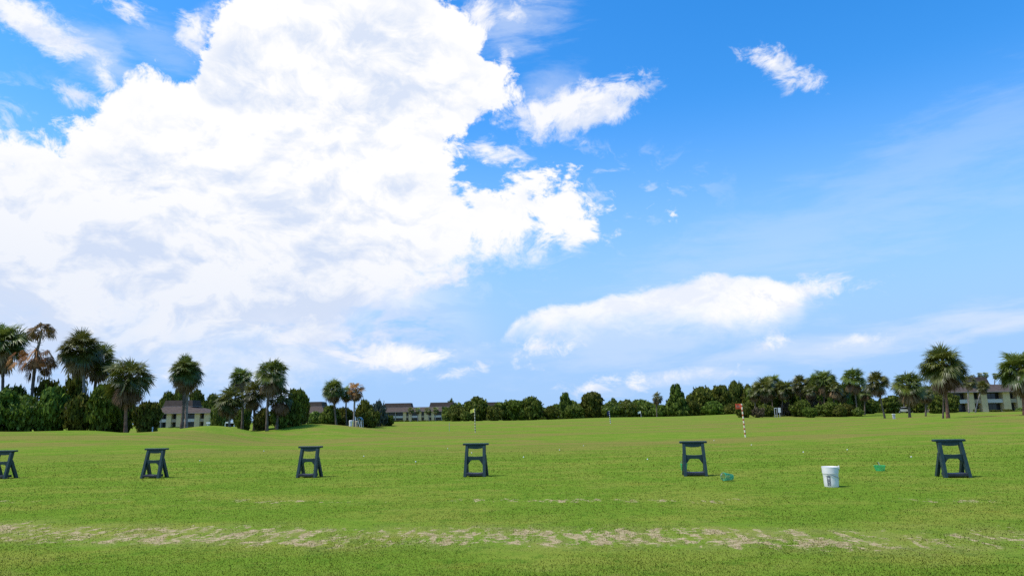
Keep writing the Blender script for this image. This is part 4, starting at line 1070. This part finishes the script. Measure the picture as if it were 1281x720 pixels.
    fl2 = t.m('ADD', t.m('MULTIPLY', n1, .055), t.m('MULTIPLY', n2, .062))
    small = t.ss(t.m('ADD', acc, fl2), -.002, .022)
    # --- anvil: crisp on top and to the right, dissolving below
    At = [azel(px, py) for px, py in [(628, 422), (645, 396), (690, 380), (745, 370), (800, 360), (860, 349), (900, 339), (955, 340), (1000, 349), (1040, 352), (1076, 363), (1090, 380)]]
    atop = curve(az, [(-.7, -.05)] + At + [(.6, .0)], -.8, .8, -.1, .5)
    Ab = [azel(px, py) for px, py in [(628, 415), (660, 414), (760, 406), (850, 404), (930, 400), (1000, 394), (1010, 386), (1076, 367), (1090, 382)]]
    abot = curve(az, [(-.7, .0)] + Ab + [(.6, .03)], -.8, .8, -.1, .5)
    fl3 = t.m('ADD', t.m('MULTIPLY', n1, .040), t.m('MULTIPLY', n2, .022))
    a1 = t.ss(t.m('ADD', t.m('SUBTRACT', atop, el), fl3), -.001, .012)
    a2 = t.ss(t.m('ADD', t.m('SUBTRACT', el, abot), t.m('MULTIPLY', fl3, 1.6)), -.030, .026)
    anvil = t.m('MULTIPLY', t.m('MULTIPLY', a1, a2), t.ss(az, azel(1030, 370)[0], azel(985, 370)[0]))
    # --- streaky veils below the anvil, under the bank and high at the right
    veil = None
    for c, s, rot, k in [((800, 428), (210, 48), 6, .42), ((1100, 425), (240, 22), 8, .62), ((960, 440), (110, 20), 6, .5), ((1250, 408), (130, 11), 10, .75), ((840, 474), (110, 17), 6, .55), ((330, 440), (240, 36), -6, .35), ((70, 440), (240, 50), -6, .5), ((650, 25), (85, 45), 10, .5), ((690, 110), (60, 30), 15, .3), ((1000, 300), (300, 60), 12, .22), ((1180, 190), (280, 50), 16, .20), ((130, 75), (70, 35), -20, .45), ((200, 60), (60, 40), 0, .25)]:
        b = t.m('DIVIDE', blob(c, s, rot), min(s) / F)
        if veil is None: st = t.noise(t.mapping(P, (0, 0, 0), (0, 0, R(-8)), (1, 4.5, 1)), 7.0, 6, .64, .3).outputs[0]
        b = t.m('MULTIPLY', t.ss(t.m('ADD', b, t.m('MULTIPLY', t.m('SUBTRACT', st, .5), 2.4)), -.1, 1.0), k)
        veil = b if veil is None else t.m('MAXIMUM', veil, b)
    # --- broken puffs low under the bank
    lw = t.noise(t.mapping(WQ, (.2, .6, 0), (0, 0, R(4)), (1.0, 2.0, 1)), 6.0, 7, .6).outputs[0]
    cen = t.ss(t.m('ADD', el, t.m('MULTIPLY', az, .14)), -.03, .16)
    lowc = t.ss(t.m('ADD', lw, t.m('MULTIPLY', t.m('SUBTRACT', cen, .5), .30)), .47, .57)
    lowc = t.m('MULTIPLY', t.m('MULTIPLY', lowc, t.ss(az, .0, -.25)), t.ss(el, .26, .18))
    # --- sky colour: Nishita, richer as in the photograph, paler toward the horizon
    K = 10 * 2 ** -EXPO
    hs = t.new('ShaderNodeHueSaturation'); t.put(hs.inputs['Color'], sky.outputs[0]); hs.inputs['Saturation'].default_value = SKY['sat']; hs.inputs['Value'].default_value = SKY['val']; hs.inputs['Hue'].default_value = SKY['hue']
    hz = t.ss(el, .06, .46, 1, 0)
    base = t.mix(t.m('MULTIPLY', hz, SKY['hz']), hs.outputs[0], tuple(c * K for c in (.35, .585, .98)))
    # --- cloud tones: soft lavender relief
    sh = t.noise(t.mapping(WQ, (.37, .1, 0)), 3.6, 6, .55).outputs[0]
    up_ = t.noise(vadd(WQ, (-.010, .030, 0)), 7.0, 7, .62).outputs[0]          # density a little nearer the sun
    rel = t.m('SUBTRACT', up_, t.m('ADD', n1, .5))
    g = t.m('ADD', t.m('MULTIPLY', t.ss(sh, .42, .62), .75), t.m('MULTIPLY', rel, 6.0), None, True)
    g = t.m('MULTIPLY', g, t.ss(sd, -.01, .10))
    g = t.m('ADD', t.m('MULTIPLY', g, .85), t.ss(t.m('ADD', el, t.m('MULTIPLY', az, .12)), .30, .06, 0, .45), None, True)
    cloud = t.mix(g, (1.01 * K, 1.01 * K, 1.02 * K), (.66 * K, .755 * K, .945 * K))
    sg = t.ss(t.m('ADD', n2, t.m('MULTIPLY', rel, 2.0)), -.12, .25)
    scloud = t.mix(sg, (1.03 * K, 1.02 * K, 1.04 * K), (.78 * K, .84 * K, .97 * K))
    col = t.mix(veil, base, (.74 * K, .83 * K, 1.0 * K))
    col = t.mix(t.m('MULTIPLY', lowc, .8), col, t.mix(t.ss(lw, .46, .60), (.70 * K, .78 * K, .98 * K), (.98 * K, .97 * K, 1.03 * K)))
    col = t.mix(t.m('MULTIPLY', shred, .7), col, (.93 * K, .95 * K, 1.02 * K))
    col = t.mix(t.m('MULTIPLY', anvil, .92), col, t.mix(sg, (1.0 * K, 1.0 * K, 1.04 * K), (.88 * K, .91 * K, 1.0 * K)))
    col = t.mix(t.m('MULTIPLY', small, .93), col, scloud)
    col = t.mix(main, col, cloud)
    t.put(bg.inputs['Color'], col); bg.inputs['Strength'].default_value = .1
SKY = dict(sat=1.45, val=1.9, hue=.503, hz=.95)
build_sky()
world.cycles.sampling_method = 'MANUAL'; world.cycles.sample_map_resolution = 512

sun = bpy.data.lights.new('sun', 'SUN'); sun.energy = 3.0; sun.angle = R(8); sun.color = (1, .95, .87)
so = bpy.data.objects.new('sun', sun); COL.objects.link(so)
sdir = Vector((math.sin(SUN_AZ) * math.cos(SUN_EL), math.cos(SUN_AZ) * math.cos(SUN_EL), math.sin(SUN_EL)))
so.rotation_euler = sdir.to_track_quat('Z', 'Y').to_euler(); so.location = (0, 0, 60)

vs = scene.view_settings
scene.display_settings.display_device = 'sRGB'
vs.view_transform = 'Standard'; vs.look = 'None'; vs.exposure = EXPO; vs.gamma = 1; vs.use_curve_mapping = False
scene.cycles.max_bounces = 6; scene.cycles.diffuse_bounces = 3; scene.cycles.transmission_bounces = 3
scene.cycles.use_denoising = False
